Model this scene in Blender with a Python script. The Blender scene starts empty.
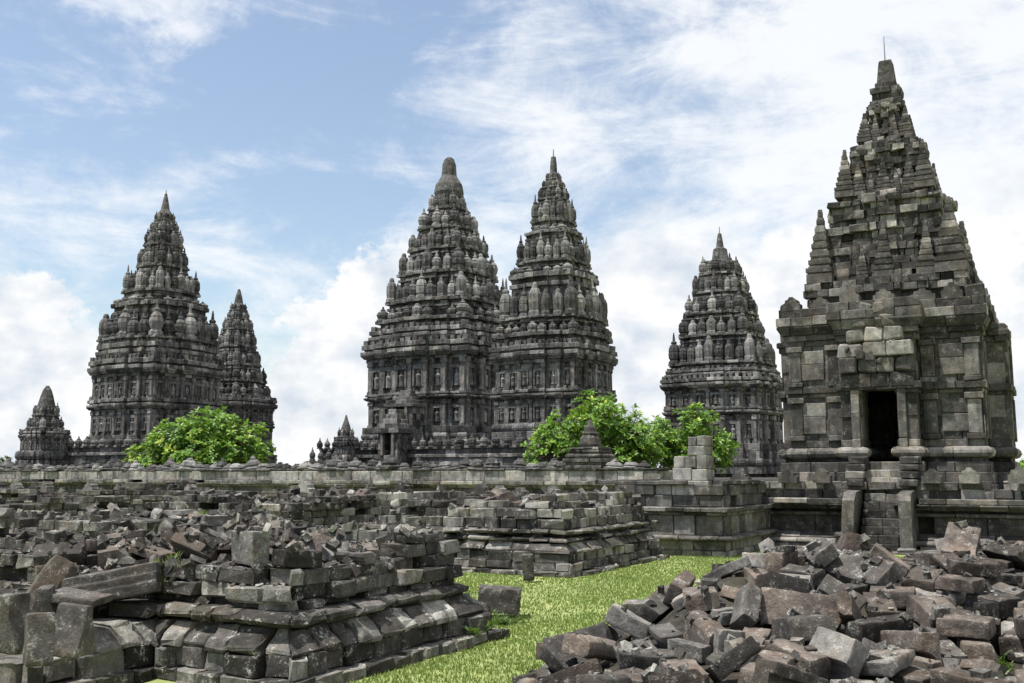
import bpy, bmesh, math, random, json
from mathutils import Vector, Matrix, Quaternion, noise
R_ = math.radians
C = bpy.context.scene
COL = C.collection

# ------------------------------------------------------------------ camera
EYE, YAW, PITCH = 1.7, R_(29), math.atan(132.5 / 1000)
cam_d = bpy.data.cameras.new("camera")
cam_d.sensor_width = 36.0
cam_d.lens = 36.0 * 1000 / 1024
cam_d.clip_start, cam_d.clip_end = 0.1, 6000
cam = bpy.data.objects.new("camera", cam_d)
COL.objects.link(cam)
cam.location = (0, 0, EYE)
cam.rotation_euler = (math.pi / 2 + PITCH, 0, YAW)
C.camera = cam

# ------------------------------------------------------------------ light
SUN_EL, SUN_AZ = R_(69), R_(35)       # azimuth: turned from straight behind (-y) towards -x
sd = Vector((-math.sin(SUN_AZ) * math.cos(SUN_EL), -math.cos(SUN_AZ) * math.cos(SUN_EL), math.sin(SUN_EL)))
sun_d = bpy.data.lights.new("sun", 'SUN')
sun_d.energy, sun_d.angle, sun_d.color = 4.6, R_(1.0), (1.0, 0.96, 0.9)
sun = bpy.data.objects.new("sun", sun_d)
COL.objects.link(sun)
sun.rotation_euler = sd.to_track_quat('Z', 'Y').to_euler()

C.view_settings.view_transform = 'Standard'
C.view_settings.look = 'None'
C.view_settings.gamma = 1
C.view_settings.use_curve_mapping = False
C.view_settings.exposure = 0.6

world = bpy.data.worlds.new("World")
C.world = world
world.use_nodes = True


class NT:
    """small helper around a node tree"""
    def __init__(s, nt):
        s.nt = nt
    def n(s, t, **kw):
        nd = s.nt.nodes.new(t)
        for k, v in kw.items():
            setattr(nd, k, v)
        return nd
    def put(s, sock, v):
        if isinstance(v, bpy.types.NodeSocket):
            s.nt.links.new(v, sock)
        elif v is not None:
            sock.default_value = v
    def m(s, op, a, b=None, c=None, clamp=False):
        nd = s.n('ShaderNodeMath', operation=op, use_clamp=clamp)
        for i, v in enumerate((a, b, c)):
            s.put(nd.inputs[i], v)
        return nd.outputs[0]
    def noise(s, vec, scale, detail=4, rough=.55, dist=0.0):
        nd = s.n('ShaderNodeTexNoise')
        s.put(nd.inputs['Vector'], vec)
        nd.inputs['Scale'].default_value = scale
        nd.inputs['Detail'].default_value = detail
        nd.inputs['Roughness'].default_value = rough
        nd.inputs['Distortion'].default_value = dist
        return nd.outputs[0]
    def ramp(s, fac, stops):
        nd = s.n('ShaderNodeValToRGB')
        e = nd.color_ramp.elements
        while len(e) < len(stops):
            e.new(0.5)
        for el, (p, c) in zip(e, stops):
            el.position = p
            el.color = (c, c, c, 1) if isinstance(c, (int, float)) else (*c, 1)
        s.put(nd.inputs[0], fac)
        return nd.outputs[0]
    def mix(s, fac, a, b, mode='MIX'):
        nd = s.n('ShaderNodeMix', data_type='RGBA', blend_type=mode)
        s.put(nd.inputs[0], fac)
        s.put(nd.inputs[6], (*a, 1) if isinstance(a, tuple) else a)
        s.put(nd.inputs[7], (*b, 1) if isinstance(b, tuple) else b)
        return nd.outputs[2]
    def smooth(s, x, lo, hi):
        nd = s.n('ShaderNodeMapRange', interpolation_type='SMOOTHSTEP')
        s.put(nd.inputs[0], x)
        nd.inputs[1].default_value, nd.inputs[2].default_value = lo, hi
        return nd.outputs[0]


def make_sky():
    t = NT(world.node_tree)
    for nd in list(world.node_tree.nodes):
        world.node_tree.nodes.remove(nd)
    out = t.n('ShaderNodeOutputWorld')
    sky = t.n('ShaderNodeTexSky', sky_type='NISHITA', sun_disc=False)
    sky.sun_elevation, sky.sun_rotation = SUN_EL, math.atan2(sd.x, sd.y)
    sky.altitude, sky.air_density, sky.dust_density = 50, 1.2, 1.2
    bg = t.n('ShaderNodeBackground')
    bg.inputs[1].default_value = 0.108
    world.node_tree.links.new(sky.outputs[0], bg.inputs[0])
    gen = t.n('ShaderNodeTexCoord').outputs['Generated']
    sep = t.n('ShaderNodeSeparateXYZ')
    world.node_tree.links.new(gen, sep.inputs[0])
    x, y, z = sep.outputs
    # compass angle from the temple heading and height angle, both in degrees
    cy, sy = math.cos(YAW), math.sin(YAW)
    a = t.m('ADD', t.m('MULTIPLY', x, cy), t.m('MULTIPLY', y, sy))
    b = t.m('ADD', t.m('MULTIPLY', x, -sy), t.m('MULTIPLY', y, cy))
    az = t.m('MULTIPLY', t.m('ARCTAN2', a, b), 57.2958)
    el = t.m('MULTIPLY', t.m('ARCSINE', z), 57.2958)
    comb = t.n('ShaderNodeCombineXYZ')
    t.put(comb.inputs[0], az); t.put(comb.inputs[1], el)
    v = comb.outputs[0]

    def mapped(sx, sy_, rot=0.0, off=(0, 0, 0)):
        mp = t.n('ShaderNodeMapping')
        t.put(mp.inputs[0], v)
        mp.inputs['Location'].default_value = off
        mp.inputs['Rotation'].default_value = (0, 0, R_(rot))
        mp.inputs['Scale'].default_value = (sx, sy_, 1)
        return mp.outputs[0]
    wob = t.noise(mapped(.2, .24, 0, (3, 7, 0)), 1.0, 9, .66)
    wob2 = t.noise(mapped(.2, .24, 0, (13, 1, 4)), 1.0, 9, .66)
    azw = t.m('ADD', az, t.m('MULTIPLY', t.m('SUBTRACT', wob, .5), 9.0))
    elw = t.m('ADD', el, t.m('MULTIPLY', t.m('SUBTRACT', wob2, .5), 8.0))

    def blob(caz, cel, raz, rel, soft=.35):
        p = t.m('POWER', t.m('DIVIDE', t.m('SUBTRACT', azw, caz), raz), 2.0)
        q = t.m('POWER', t.m('DIVIDE', t.m('SUBTRACT', elw, cel), rel), 2.0)
        return t.m('SUBTRACT', 1.0, t.smooth(t.m('ADD', p, q), 1 - soft, 1 + soft))
    # heaped clouds low behind the temples
    cum = blob(-6.5, 3, 7.5, 9.6, .09)
    for q in ((-27, 2, 6, 8, .10), (-17, 0, 9, 5.5, .4), (3, 2, 9, 8, .5), (9, 7, 6, 7, .6),
              (17, 8, 6, 6, .3), (29, 6, 7, 9.5, .35), (-38, 3, 8, 7, .3), (45, 5, 12, 11, .3), (62, 6, 10, 9, .4),
              (-55, 4, 12, 9, .4), (-75, 3, 12, 8, .4), (85, 4, 14, 8, .4)):
        cum = t.m('MAXIMUM', cum, blob(*q))
    # thin high cloud: streaks rising to the right, a veil low down, broad bright sheet on the right
    streak = t.noise(mapped(.07, .24, -26, (2.0, 5.0, 0)), 1.0, 9, .66, .5)
    fluff = t.noise(mapped(.2, .3, -20, (9, 2, 0)), 1.0, 8, .66, .4)
    both = t.m('ADD', t.m('MULTIPLY', streak, .62), t.m('MULTIPLY', fluff, .38))
    right = t.smooth(t.m('ADD', azw, t.m('MULTIPLY', el, .10)), 4.0, 25.0)
    low = t.m('SUBTRACT', 1.0, t.smooth(elw, 5.0, 21.0))
    bias = t.m('ADD', t.m('MULTIPLY', right, .19), t.m('MULTIPLY', low, .125))
    bias = t.m('ADD', bias, t.m('MULTIPLY', blob(9, 23, 13, 8, .9), .075))
    bias = t.m('ADD', bias, t.m('MULTIPLY', blob(-22.5, 25.6, 6.5, 2.4, .9), .115))
    bias = t.m('ADD', bias, t.m('MULTIPLY', blob(-1, 19, 7, 5, .9), .09))
    bias = t.m('SUBTRACT', bias, t.m('MULTIPLY', blob(-9, 21, 9, 9, .8), .06))
    thin = t.smooth(t.m('ADD', both, bias), .47, .74)
    # cloud tone: fine billow shading
    bil = t.noise(mapped(.25, .36, 0, (5, 5, 5)), 1.0, 6, .55)
    tone = t.ramp(bil, [(.36, (.66, .73, .82)), (.58, (1.0, 1.0, 1.0))])
    cb = t.n('ShaderNodeBackground')
    t.put(cb.inputs[0], tone)
    cb.inputs[1].default_value = 0.68
    thb = t.n('ShaderNodeBackground')
    thb.inputs[0].default_value = (.97, .985, 1.0, 1)
    thb.inputs[1].default_value = 0.70
    m1 = t.n('ShaderNodeMixShader')
    t.put(m1.inputs[0], t.m('ADD', t.m('MULTIPLY', thin, .80), .09))
    world.node_tree.links.new(bg.outputs[0], m1.inputs[1])
    world.node_tree.links.new(thb.outputs[0], m1.inputs[2])
    m2 = t.n('ShaderNodeMixShader')
    t.put(m2.inputs[0], t.m('MULTIPLY', cum, .95))
    world.node_tree.links.new(m1.outputs[0], m2.inputs[1])
    world.node_tree.links.new(cb.outputs[0], m2.inputs[2])
    world.node_tree.links.new(m2.outputs[0], out.inputs[0])


make_sky()


# ------------------------------------------------------------------ where a sight line of the camera meets the world
F0 = Vector((-math.sin(YAW), math.cos(YAW), 0))
RT = Vector((math.cos(YAW), math.sin(YAW), 0))
FW = F0 * math.cos(PITCH) + Vector((0, 0, math.sin(PITCH)))
UPV = Vector((0, 0, math.cos(PITCH))) - F0 * math.sin(PITCH)
EYEP = Vector((0, 0, EYE))


def ray(px, py):
    return FW + RT * ((px - 512) / 1000) + UPV * ((341.5 - py) / 1000)


def at_depth(px, py, dep):
    d = ray(px, py)
    return EYEP + d * (dep / d.dot(F0))


def on_y(px, py, y):
    d = ray(px, py)
    return EYEP + d * (y / d.y)


def project(p):
    v = Vector(p) - EYEP
    w = v.dot(FW)
    return (512 + 1000 * v.dot(RT) / w, 341.5 - 1000 * v.dot(UPV) / w, w)


# ------------------------------------------------------------------ materials
def new_mat(name):
    m = bpy.data.materials.new(name)
    m.use_nodes = True
    t = NT(m.node_tree)
    b = m.node_tree.nodes['Principled BSDF']
    return m, t, b


def stone_mat(name, dark, mid, pale, lichen=.4, moss=.0, size=1.0, loose=False, brown=None, bump=.5):
    m, t, b = new_mat(name)
    tc = t.n('ShaderNodeTexCoord')
    geo = t.n('ShaderNodeNewGeometry')
    pos = tc.outputs['Object'] if loose else geo.outputs['Position']
    if loose:
        oi = t.n('ShaderNodeObjectInfo')
        tone = oi.outputs['Random']
        rnd = tone
        if brown:
            tone = t.n('ShaderNodeAttribute', attribute_type='OBJECT', attribute_name='shade').outputs['Fac']
            bfac = t.n('ShaderNodeAttribute', attribute_type='OBJECT', attribute_name='brown').outputs['Fac']
        off = t.n('ShaderNodeVectorMath', operation='ADD')
        cmb = t.n('ShaderNodeCombineXYZ')
        for i in range(3):
            t.put(cmb.inputs[i], t.m('MULTIPLY', rnd, 37.0 + 11 * i))
        t.put(off.inputs[0], pos); t.put(off.inputs[1], cmb.outputs[0])
        pos = off.outputs[0]
    else:
        at = t.n('ShaderNodeAttribute', attribute_name='tone')
        tone = at.outputs['Fac']
    big = t.noise(pos, 1.1 * size, 5, .6)
    med = t.noise(pos, 6.0 * size, 6, .65)
    fine = t.noise(pos, 38.0 * size, 4, .6)
    base = t.ramp(tone, [(.0, dark), (.5, mid), (1.0, pale)])
    if brown:
        bc = t.mix(tone, tuple(c * .55 for c in brown), tuple(c * 1.5 for c in brown))
        base = t.mix(t.m('MULTIPLY', bfac, .9), base, bc)
    # weather stains
    st = t.ramp(t.m('ADD', t.m('MULTIPLY', big, .55), t.m('MULTIPLY', med, .45)), [(.36, .30), (.5, .85), (.64, 1.4)])
    col = t.mix(1.0, base, st, 'MULTIPLY')
    warm = t.noise(pos, 2.3 * size, 4, .6)
    col = t.mix(t.smooth(warm, .46, .66), col, t.mix(1.0, col, (1.09, 1.0, .91), 'MULTIPLY'))
    if not loose:      # rain streaks running down the faces
        mp = t.n('ShaderNodeMapping')
        t.put(mp.inputs[0], pos)
        mp.inputs['Scale'].default_value = (3.2 * size, 3.2 * size, .45 * size)
        sk = t.noise(mp.outputs[0], 1.0, 5, .6)
        col = t.mix(t.m('MULTIPLY', t.smooth(sk, .50, .66), .62), col, (.022, .021, .020))
    fn = t.ramp(fine, [(.3, .62), (.7, 1.3)])
    col = t.mix(.8, col, t.mix(1.0, col, fn, 'MULTIPLY'))
    if lichen:
        lz = t.smooth(t.m('ADD', t.m('MULTIPLY', med, .6), t.m('MULTIPLY', fine, .4)), .545, .64)
        col = t.mix(t.m('MULTIPLY', lz, lichen), col, (.40, .41, .37))
    if moss:
        mz = t.smooth(t.m('ADD', t.m('MULTIPLY', big, .6), t.m('MULTIPLY', fine, .4)), .55, .66)
        col = t.mix(t.m('MULTIPLY', mz, moss), col, (.055, .085, .025))
    t.put(b.inputs['Base Color'], col)
    b.inputs['Roughness'].default_value = .92
    b.inputs['Specular IOR Level'].default_value = .25
    bp = t.n('ShaderNodeBump')
    bp.inputs['Strength'].default_value = bump
    bp.inputs['Distance'].default_value = .03 / size
    t.put(bp.inputs['Height'], t.m('ADD', med, t.m('MULTIPLY', fine, .5)))
    m.node_tree.links.new(bp.outputs[0], b.inputs['Normal'])
    return m


M = {}
M['ruin'] = stone_mat('weathered ruin stone', (.022, .020, .018), (.094, .088, .080), (.35, .34, .31), lichen=.75, moss=.4, size=1.25)
M['near'] = stone_mat('restored shrine stone', (.026, .024, .022), (.100, .095, .087), (.38, .365, .33), lichen=.32, size=1.0)
M['far'] = stone_mat('dark temple stone', (.026, .026, .027), (.112, .111, .109), (.36, .355, .345), lichen=.45, size=.55, bump=1.0)
M['finial'] = stone_mat('temple finial stone', (.042, .042, .043), (.108, .107, .105), (.25, .247, .24), lichen=.4, size=.7, loose=True, bump=1.0)
M['wall'] = stone_mat('enclosure wall stone', (.04, .038, .034), (.15, .145, .132), (.40, .39, .355), lichen=.4, size=1.0)
M['loose'] = stone_mat('fallen stone', (.030, .027, .024), (.095, .088, .080), (.27, .26, .24), lichen=.5, moss=.12, size=1.4, loose=True, brown=(.108, .089, .075), bump=.6)
M['earth'] = stone_mat('dark earth between stones', (.03, .027, .02), (.05, .045, .035), (.08, .07, .05), lichen=.1, moss=.5, size=1.5)


def plain(name, col, rough=.6, metal=0):
    m, t, b = new_mat(name)
    pos = t.n('ShaderNodeNewGeometry').outputs['Position']
    t.put(b.inputs['Base Color'], t.mix(t.noise(pos, 9, 4), tuple(c * .75 for c in col), tuple(min(1, c * 1.2) for c in col)))
    b.inputs['Roughness'].default_value = rough
    b.inputs['Metallic'].default_value = metal
    return m


M['metal'] = plain('lightning rod metal', (.25, .25, .26), .5, .6)
M['bark'] = plain('grey brown bark', (.13, .11, .09), .9)


def leaf_mat(name, c0, c1, c2, rough=.45):
    m, t, b = new_mat(name)
    at = t.n('ShaderNodeAttribute', attribute_name='tone')
    col = t.ramp(at.outputs['Fac'], [(0, c0), (.55, c1), (1, c2)])
    t.put(b.inputs['Base Color'], col)
    b.inputs['Roughness'].default_value = rough
    b.inputs['Specular IOR Level'].default_value = .5 if rough < .6 else .1
    tr = t.n('ShaderNodeBsdfTranslucent')
    t.put(tr.inputs[0], t.mix(.5, col, (.25, .42, .04)))
    mx = t.n('ShaderNodeMixShader')
    mx.inputs[0].default_value = .3
    out = m.node_tree.nodes['Material Output']
    m.node_tree.links.new(b.outputs[0], mx.inputs[1])
    m.node_tree.links.new(tr.outputs[0], mx.inputs[2])
    m.node_tree.links.new(mx.outputs[0], out.inputs[0])
    return m


M['leaf'] = leaf_mat('glossy green leaf', (.05, .12, .014), (.16, .31, .03), (.44, .52, .08))
M['weed'] = leaf_mat('weed leaf', (.03, .06, .012), (.07, .13, .025), (.15, .21, .05))
M['leafdark'] = leaf_mat('dark distant leaf', (.012, .03, .01), (.025, .06, .015), (.06, .11, .025))
M['grassblade'] = leaf_mat('lawn grass blade', (.145, .195, .06), (.205, .265, .082), (.27, .32, .11), .9)


def ground_mat():
    m, t, b = new_mat('lawn')
    pos = t.n('ShaderNodeNewGeometry').outputs['Position']
    n1 = t.noise(pos, .7, 5, .6)
    n2 = t.noise(pos, 14, 5, .7)
    col = t.ramp(t.m('ADD', t.m('MULTIPLY', n1, .6), t.m('MULTIPLY', n2, .4)), [(.35, (.145, .185, .058)), (.5, (.21, .25, .08)), (.66, (.30, .315, .12))])
    t.put(b.inputs['Base Color'], col)
    b.inputs['Roughness'].default_value = .95
    return m


M['lawn'] = ground_mat()


# ------------------------------------------------------------------ objects
def tag(o, label=None, cat=None, group=None, kind=None):
    for k, v in (('label', label), ('category', cat), ('group', group), ('kind', kind)):
        if v:
            o[k] = v
    return o


def thing(name, loc, label, cat, group=None):
    o = bpy.data.objects.new(name, None)
    COL.objects.link(o)
    o.location = loc
    o.empty_display_size = .2
    return tag(o, label, cat, group)


def link(name, me, mat, parent=None, loc=None):
    o = bpy.data.objects.new(name, me)
    if mat and not me.materials:
        me.materials.append(mat)
    COL.objects.link(o)
    if parent:
        o.parent = parent
    if loc is not None:
        o.location = loc
    return o


class MB:
    def __init__(s):
        s.v, s.f, s.t = [], [], []
    def add(s, vs, fs, tone=.5):
        o = len(s.v)
        s.v.extend(vs)
        for f in fs:
            s.f.append([i + o for i in f])
            s.t.append(tone)
    def box(s, x0, x1, y0, y1, z0, z1, tone=.5, ch=0.0, jit=0.0, rng=random):
        if ch <= 0:
            vs = [(x, y, z) for z in (z0, z1) for y in (y0, y1) for x in (x0, x1)]
            if jit:
                vs = [tuple(c + rng.uniform(-jit, jit) for c in p) for p in vs]
            s.add(vs, [(0, 2, 3, 1), (4, 5, 7, 6), (0, 1, 5, 4), (1, 3, 7, 5), (3, 2, 6, 7), (2, 0, 4, 6)], tone)
            return
        X, Y, Zs = (x0, x1), (y0, y1), (z0, z1)
        vs, idx = [], {}
        for k in (0, 1):
            for j in (0, 1):
                for i in (0, 1):
                    sx, sy, sz = (1, -1)[i], (1, -1)[j], (1, -1)[k]
                    c = ch * rng.uniform(.6, 1.6)
                    q = [rng.uniform(-jit, jit) for _ in range(3)]
                    for ax in range(3):
                        p = [X[i] + q[0] + sx * c, Y[j] + q[1] + sy * c, Zs[k] + q[2] + sz * c]
                        p[ax] = (X[i], Y[j], Zs[k])[ax] + q[ax]
                        idx[(i, j, k, ax)] = len(vs)
                        vs.append(tuple(p))
        g = lambda i, j, k, a: idx[(i, j, k, a)]
        fs = []
        for ax in range(3):
            o1, o2 = [(1, 2), (2, 0), (0, 1)][ax]
            for sd_ in (0, 1):
                loop = []
                for (u, w) in ((0, 0), (1, 0), (1, 1), (0, 1)):
                    k3 = [0, 0, 0]
                    k3[ax], k3[o1], k3[o2] = sd_, u, w
                    loop.append(g(*k3, ax))
                fs.append(loop if sd_ else loop[::-1])
        for ax in range(3):
            o1, o2 = [(1, 2), (2, 0), (0, 1)][ax]
            for u in (0, 1):
                for w in (0, 1):
                    k0, k1 = [0, 0, 0], [0, 0, 0]
                    k0[o1], k0[o2], k1[o1], k1[o2], k1[ax] = u, w, u, w, 1
                    q = [g(*k0, o1), g(*k1, o1), g(*k1, o2), g(*k0, o2)]
                    fs.append(q if (u ^ w) else q[::-1])
        for i in (0, 1):
            for j in (0, 1):
                for k in (0, 1):
                    q = [g(i, j, k, 0), g(i, j, k, 1), g(i, j, k, 2)]
                    fs.append(q if (i + j + k) % 2 else q[::-1])
        s.add(vs, fs, tone)
    def prism(s, poly, z0, z1, tone=.4):
        n = len(poly)
        vs = [(x, y, z0) for x, y in poly] + [(x, y, z1) for x, y in poly]
        s.add(vs, [[i, (i + 1) % n, n + (i + 1) % n, n + i] for i in range(n)] + [list(range(n, 2 * n)), list(range(n - 1, -1, -1))], tone)
    def lathe(s, c, prof, n=12, tone=.5, sq=False):
        vs, fs = [], []
        for r, z in prof:
            for k in range(n):
                a = 2 * math.pi * (k + .5) / n
                q = 1.0 / max(abs(math.cos(a)), abs(math.sin(a))) if sq else 1.0
                vs.append((c[0] + r * q * math.cos(a), c[1] + r * q * math.sin(a), c[2] + z))
        m = len(prof)
        for j in range(m - 1):
            for k in range(n):
                fs.append([j * n + k, j * n + (k + 1) % n, (j + 1) * n + (k + 1) % n, (j + 1) * n + k])
        fs.append([(m - 1) * n + k for k in range(n)])
        fs.append([k for k in range(n - 1, -1, -1)])
        s.add(vs, fs, tone)
    def mesh(s, name, origin=(0, 0, 0)):
        me = bpy.data.meshes.new(name)
        ox, oy, oz = origin
        me.from_pydata([(x - ox, y - oy, z - oz) for x, y, z in s.v], [], s.f)
        a = me.attributes.new('tone', 'FLOAT', 'FACE')
        a.data.foreach_set('value', s.t)
        me.update()
        return me
    def build(s, name, mat, parent=None, loc=None):
        o = (0, 0, 0)
        if parent:
            o = parent.matrix_basis.translation
            if parent.parent:
                o = o + parent.parent.matrix_basis.translation
        elif loc is not None:
            o = loc
        return link(name, s.mesh(name, o), mat, parent, None if parent else loc)


def rect(x0, x1, y0, y1):
    return [(x0, y0), (x1, y0), (x1, y1), (x0, y1)]


def offset(poly, d):
    """axis-aligned ccw polygon pushed outwards by d"""
    n, out = len(poly), []
    for i in range(n):
        (ax, ay), (bx, by), (cx, cy) = poly[i - 1], poly[i], poly[(i + 1) % n]
        def nrm(p, q):
            l = math.hypot(q[0] - p[0], q[1] - p[1])
            return ((q[1] - p[1]) / l, -(q[0] - p[0]) / l)
        n1, n2 = nrm((ax, ay), (bx, by)), nrm((bx, by), (cx, cy))
        out.append((bx + d * (n1[0] + n2[0]), by + d * (n1[1] + n2[1])))
    return out


UNIT = [(1, .3), (.93, .3), (.93, .58), (.85, .58), (.85, .85), (.58, .85), (.58, .93), (.3, .93), (.3, 1)]


def redent(cx, cy, a, unit=UNIT):
    pts = []
    for q in range(4):
        c, s_ = (1, 0, -1, 0)[q], (0, 1, 0, -1)[q]
        pts += [(cx + a * (x * c - y * s_), cy + a * (x * s_ + y * c)) for x, y in unit]
    return pts


def ring_spots(a, k):
    """k places along every side of the stepped plan, corners shared"""
    out = []
    for q in range(4):
        c, s_ = (1, 0, -1, 0)[q], (0, 1, 0, -1)[q]
        for i in range(k):
            u = -1 + 2 * i / (k - 1)
            if i == k - 1:
                continue
            f = .85 if abs(u) > .72 else (.93 if abs(u) > .36 else 1.0)
            x, y = (f, u * .85) if abs(u) < .99 else (.85, -.85)
            out.append((a * (x * c - y * s_), a * (x * s_ + y * c), abs(u) > .99 or abs(u) < .01))
    return out



def flat(h, c=.015):
    return [(-c, 0), (0, c), (0, h - c), (-c, h)]


def torus(h, d):
    return [(-.3 * d, 0), (.55 * d, .14 * h), (d, .42 * h), (d * .95, .66 * h), (.5 * d, .9 * h), (-.3 * d, h)]


def cyma(h, d):
    """foot moulding: wide below, sweeping in and up"""
    return [(d - .015, 0), (d, .02), (d * .97, .22 * h), (d * .72, .45 * h), (d * .36, .66 * h), (d * .1, .86 * h), (0, h)]


def flare(h, d):
    """head moulding: sweeping out and up"""
    return [(0, 0), (.1 * d, .14 * h), (.36 * d, .34 * h), (.72 * d, .55 * h), (d, .78 * h), (d, h - .015), (d - .015, h)]


def course(mb, poly, z, prof, blen, rng, depth=.35, gap=.006, jit=.012, vj=.004, tone=(.45, .2), miss=0.0, ch=.012, keep=None):
    """one ring of dressed blocks round a polygon, each block its own stone in the bond"""
    n = len(poly)
    for i in range(n):
        P, A, B, Q = poly[i - 1], poly[i], poly[(i + 1) % n], poly[(i + 2) % n]
        L = math.hypot(B[0] - A[0], B[1] - A[1])
        if L < 1e-4:
            continue
        tx, ty = (B[0] - A[0]) / L, (B[1] - A[1]) / L
        nx, ny = ty, -tx
        cA = 1 if ((A[0] - P[0]) * ty - (A[1] - P[1]) * tx) > 0 else -1
        cB = 1 if (tx * (Q[1] - B[1]) - ty * (Q[0] - B[0])) > 0 else -1
        s_, cuts = 0.0, [0.0]
        first = rng.uniform(.35, 1.1)
        while True:
            s_ += blen * (first if len(cuts) == 1 else rng.uniform(.7, 1.35))
            if s_ > L - blen * .4:
                break
            cuts.append(s_)
        cuts.append(L)
        for k in range(len(cuts) - 1):
            s0, s1 = cuts[k], cuts[k + 1]
            if rng.random() < miss:
                continue
            mx, my = A[0] + tx * (s0 + s1) / 2, A[1] + ty * (s0 + s1) / 2
            if keep and not keep(mx, my, z):
                continue
            push = rng.gauss(0, jit)
            dz = rng.uniform(-.25, .25) * jit
            e0 = -cA if k == 0 else 0
            e1 = cB if k == len(cuts) - 2 else 0
            g0 = 0 if k == 0 else gap * rng.uniform(.5, 1.6)
            g1 = 0 if k == len(cuts) - 2 else gap * rng.uniform(.5, 1.6)
            sec = [(o + push, zz) for o, zz in prof] + [(-depth, prof[-1][1]), (-depth, prof[0][1])]
            m = len(sec)
            rings = []
            if ch > 0:
                rings = [(s0 + g0, e0, ch), (s0 + g0 + ch, e0, 0), (s1 - g1 - ch, e1, 0), (s1 - g1, e1, ch)]
                if s1 - s0 < 3 * ch:
                    rings = [(s0, e0, 0), (s1, e1, 0)]
            else:
                rings = [(s0 + g0, e0, 0), (s1 - g1, e1, 0)]
            vs = []
            for (sp, e, inset) in rings:
                for j, (o, zz) in enumerate(sec):
                    oo = o - inset if j < m - 2 else o
                    sq = sp + e * oo
                    q = vj if j < m - 2 else 0
                    vs.append((A[0] + tx * sq + nx * oo + rng.uniform(-q, q), A[1] + ty * sq + ny * oo + rng.uniform(-q, q), z + zz + dz + rng.uniform(-q, q)))
            fs = []
            nr = len(rings)
            for r in range(nr - 1):
                for j in range(m):
                    j2 = (j + 1) % m
                    fs.append([r * m + j, (r + 1) * m + j, (r + 1) * m + j2, r * m + j2])
            fs.append([j for j in range(m)])
            fs.append([(nr - 1) * m + j for j in range(m - 1, -1, -1)])
            mb.add(vs, fs, min(1, max(0, rng.gauss(*tone))))


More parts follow.
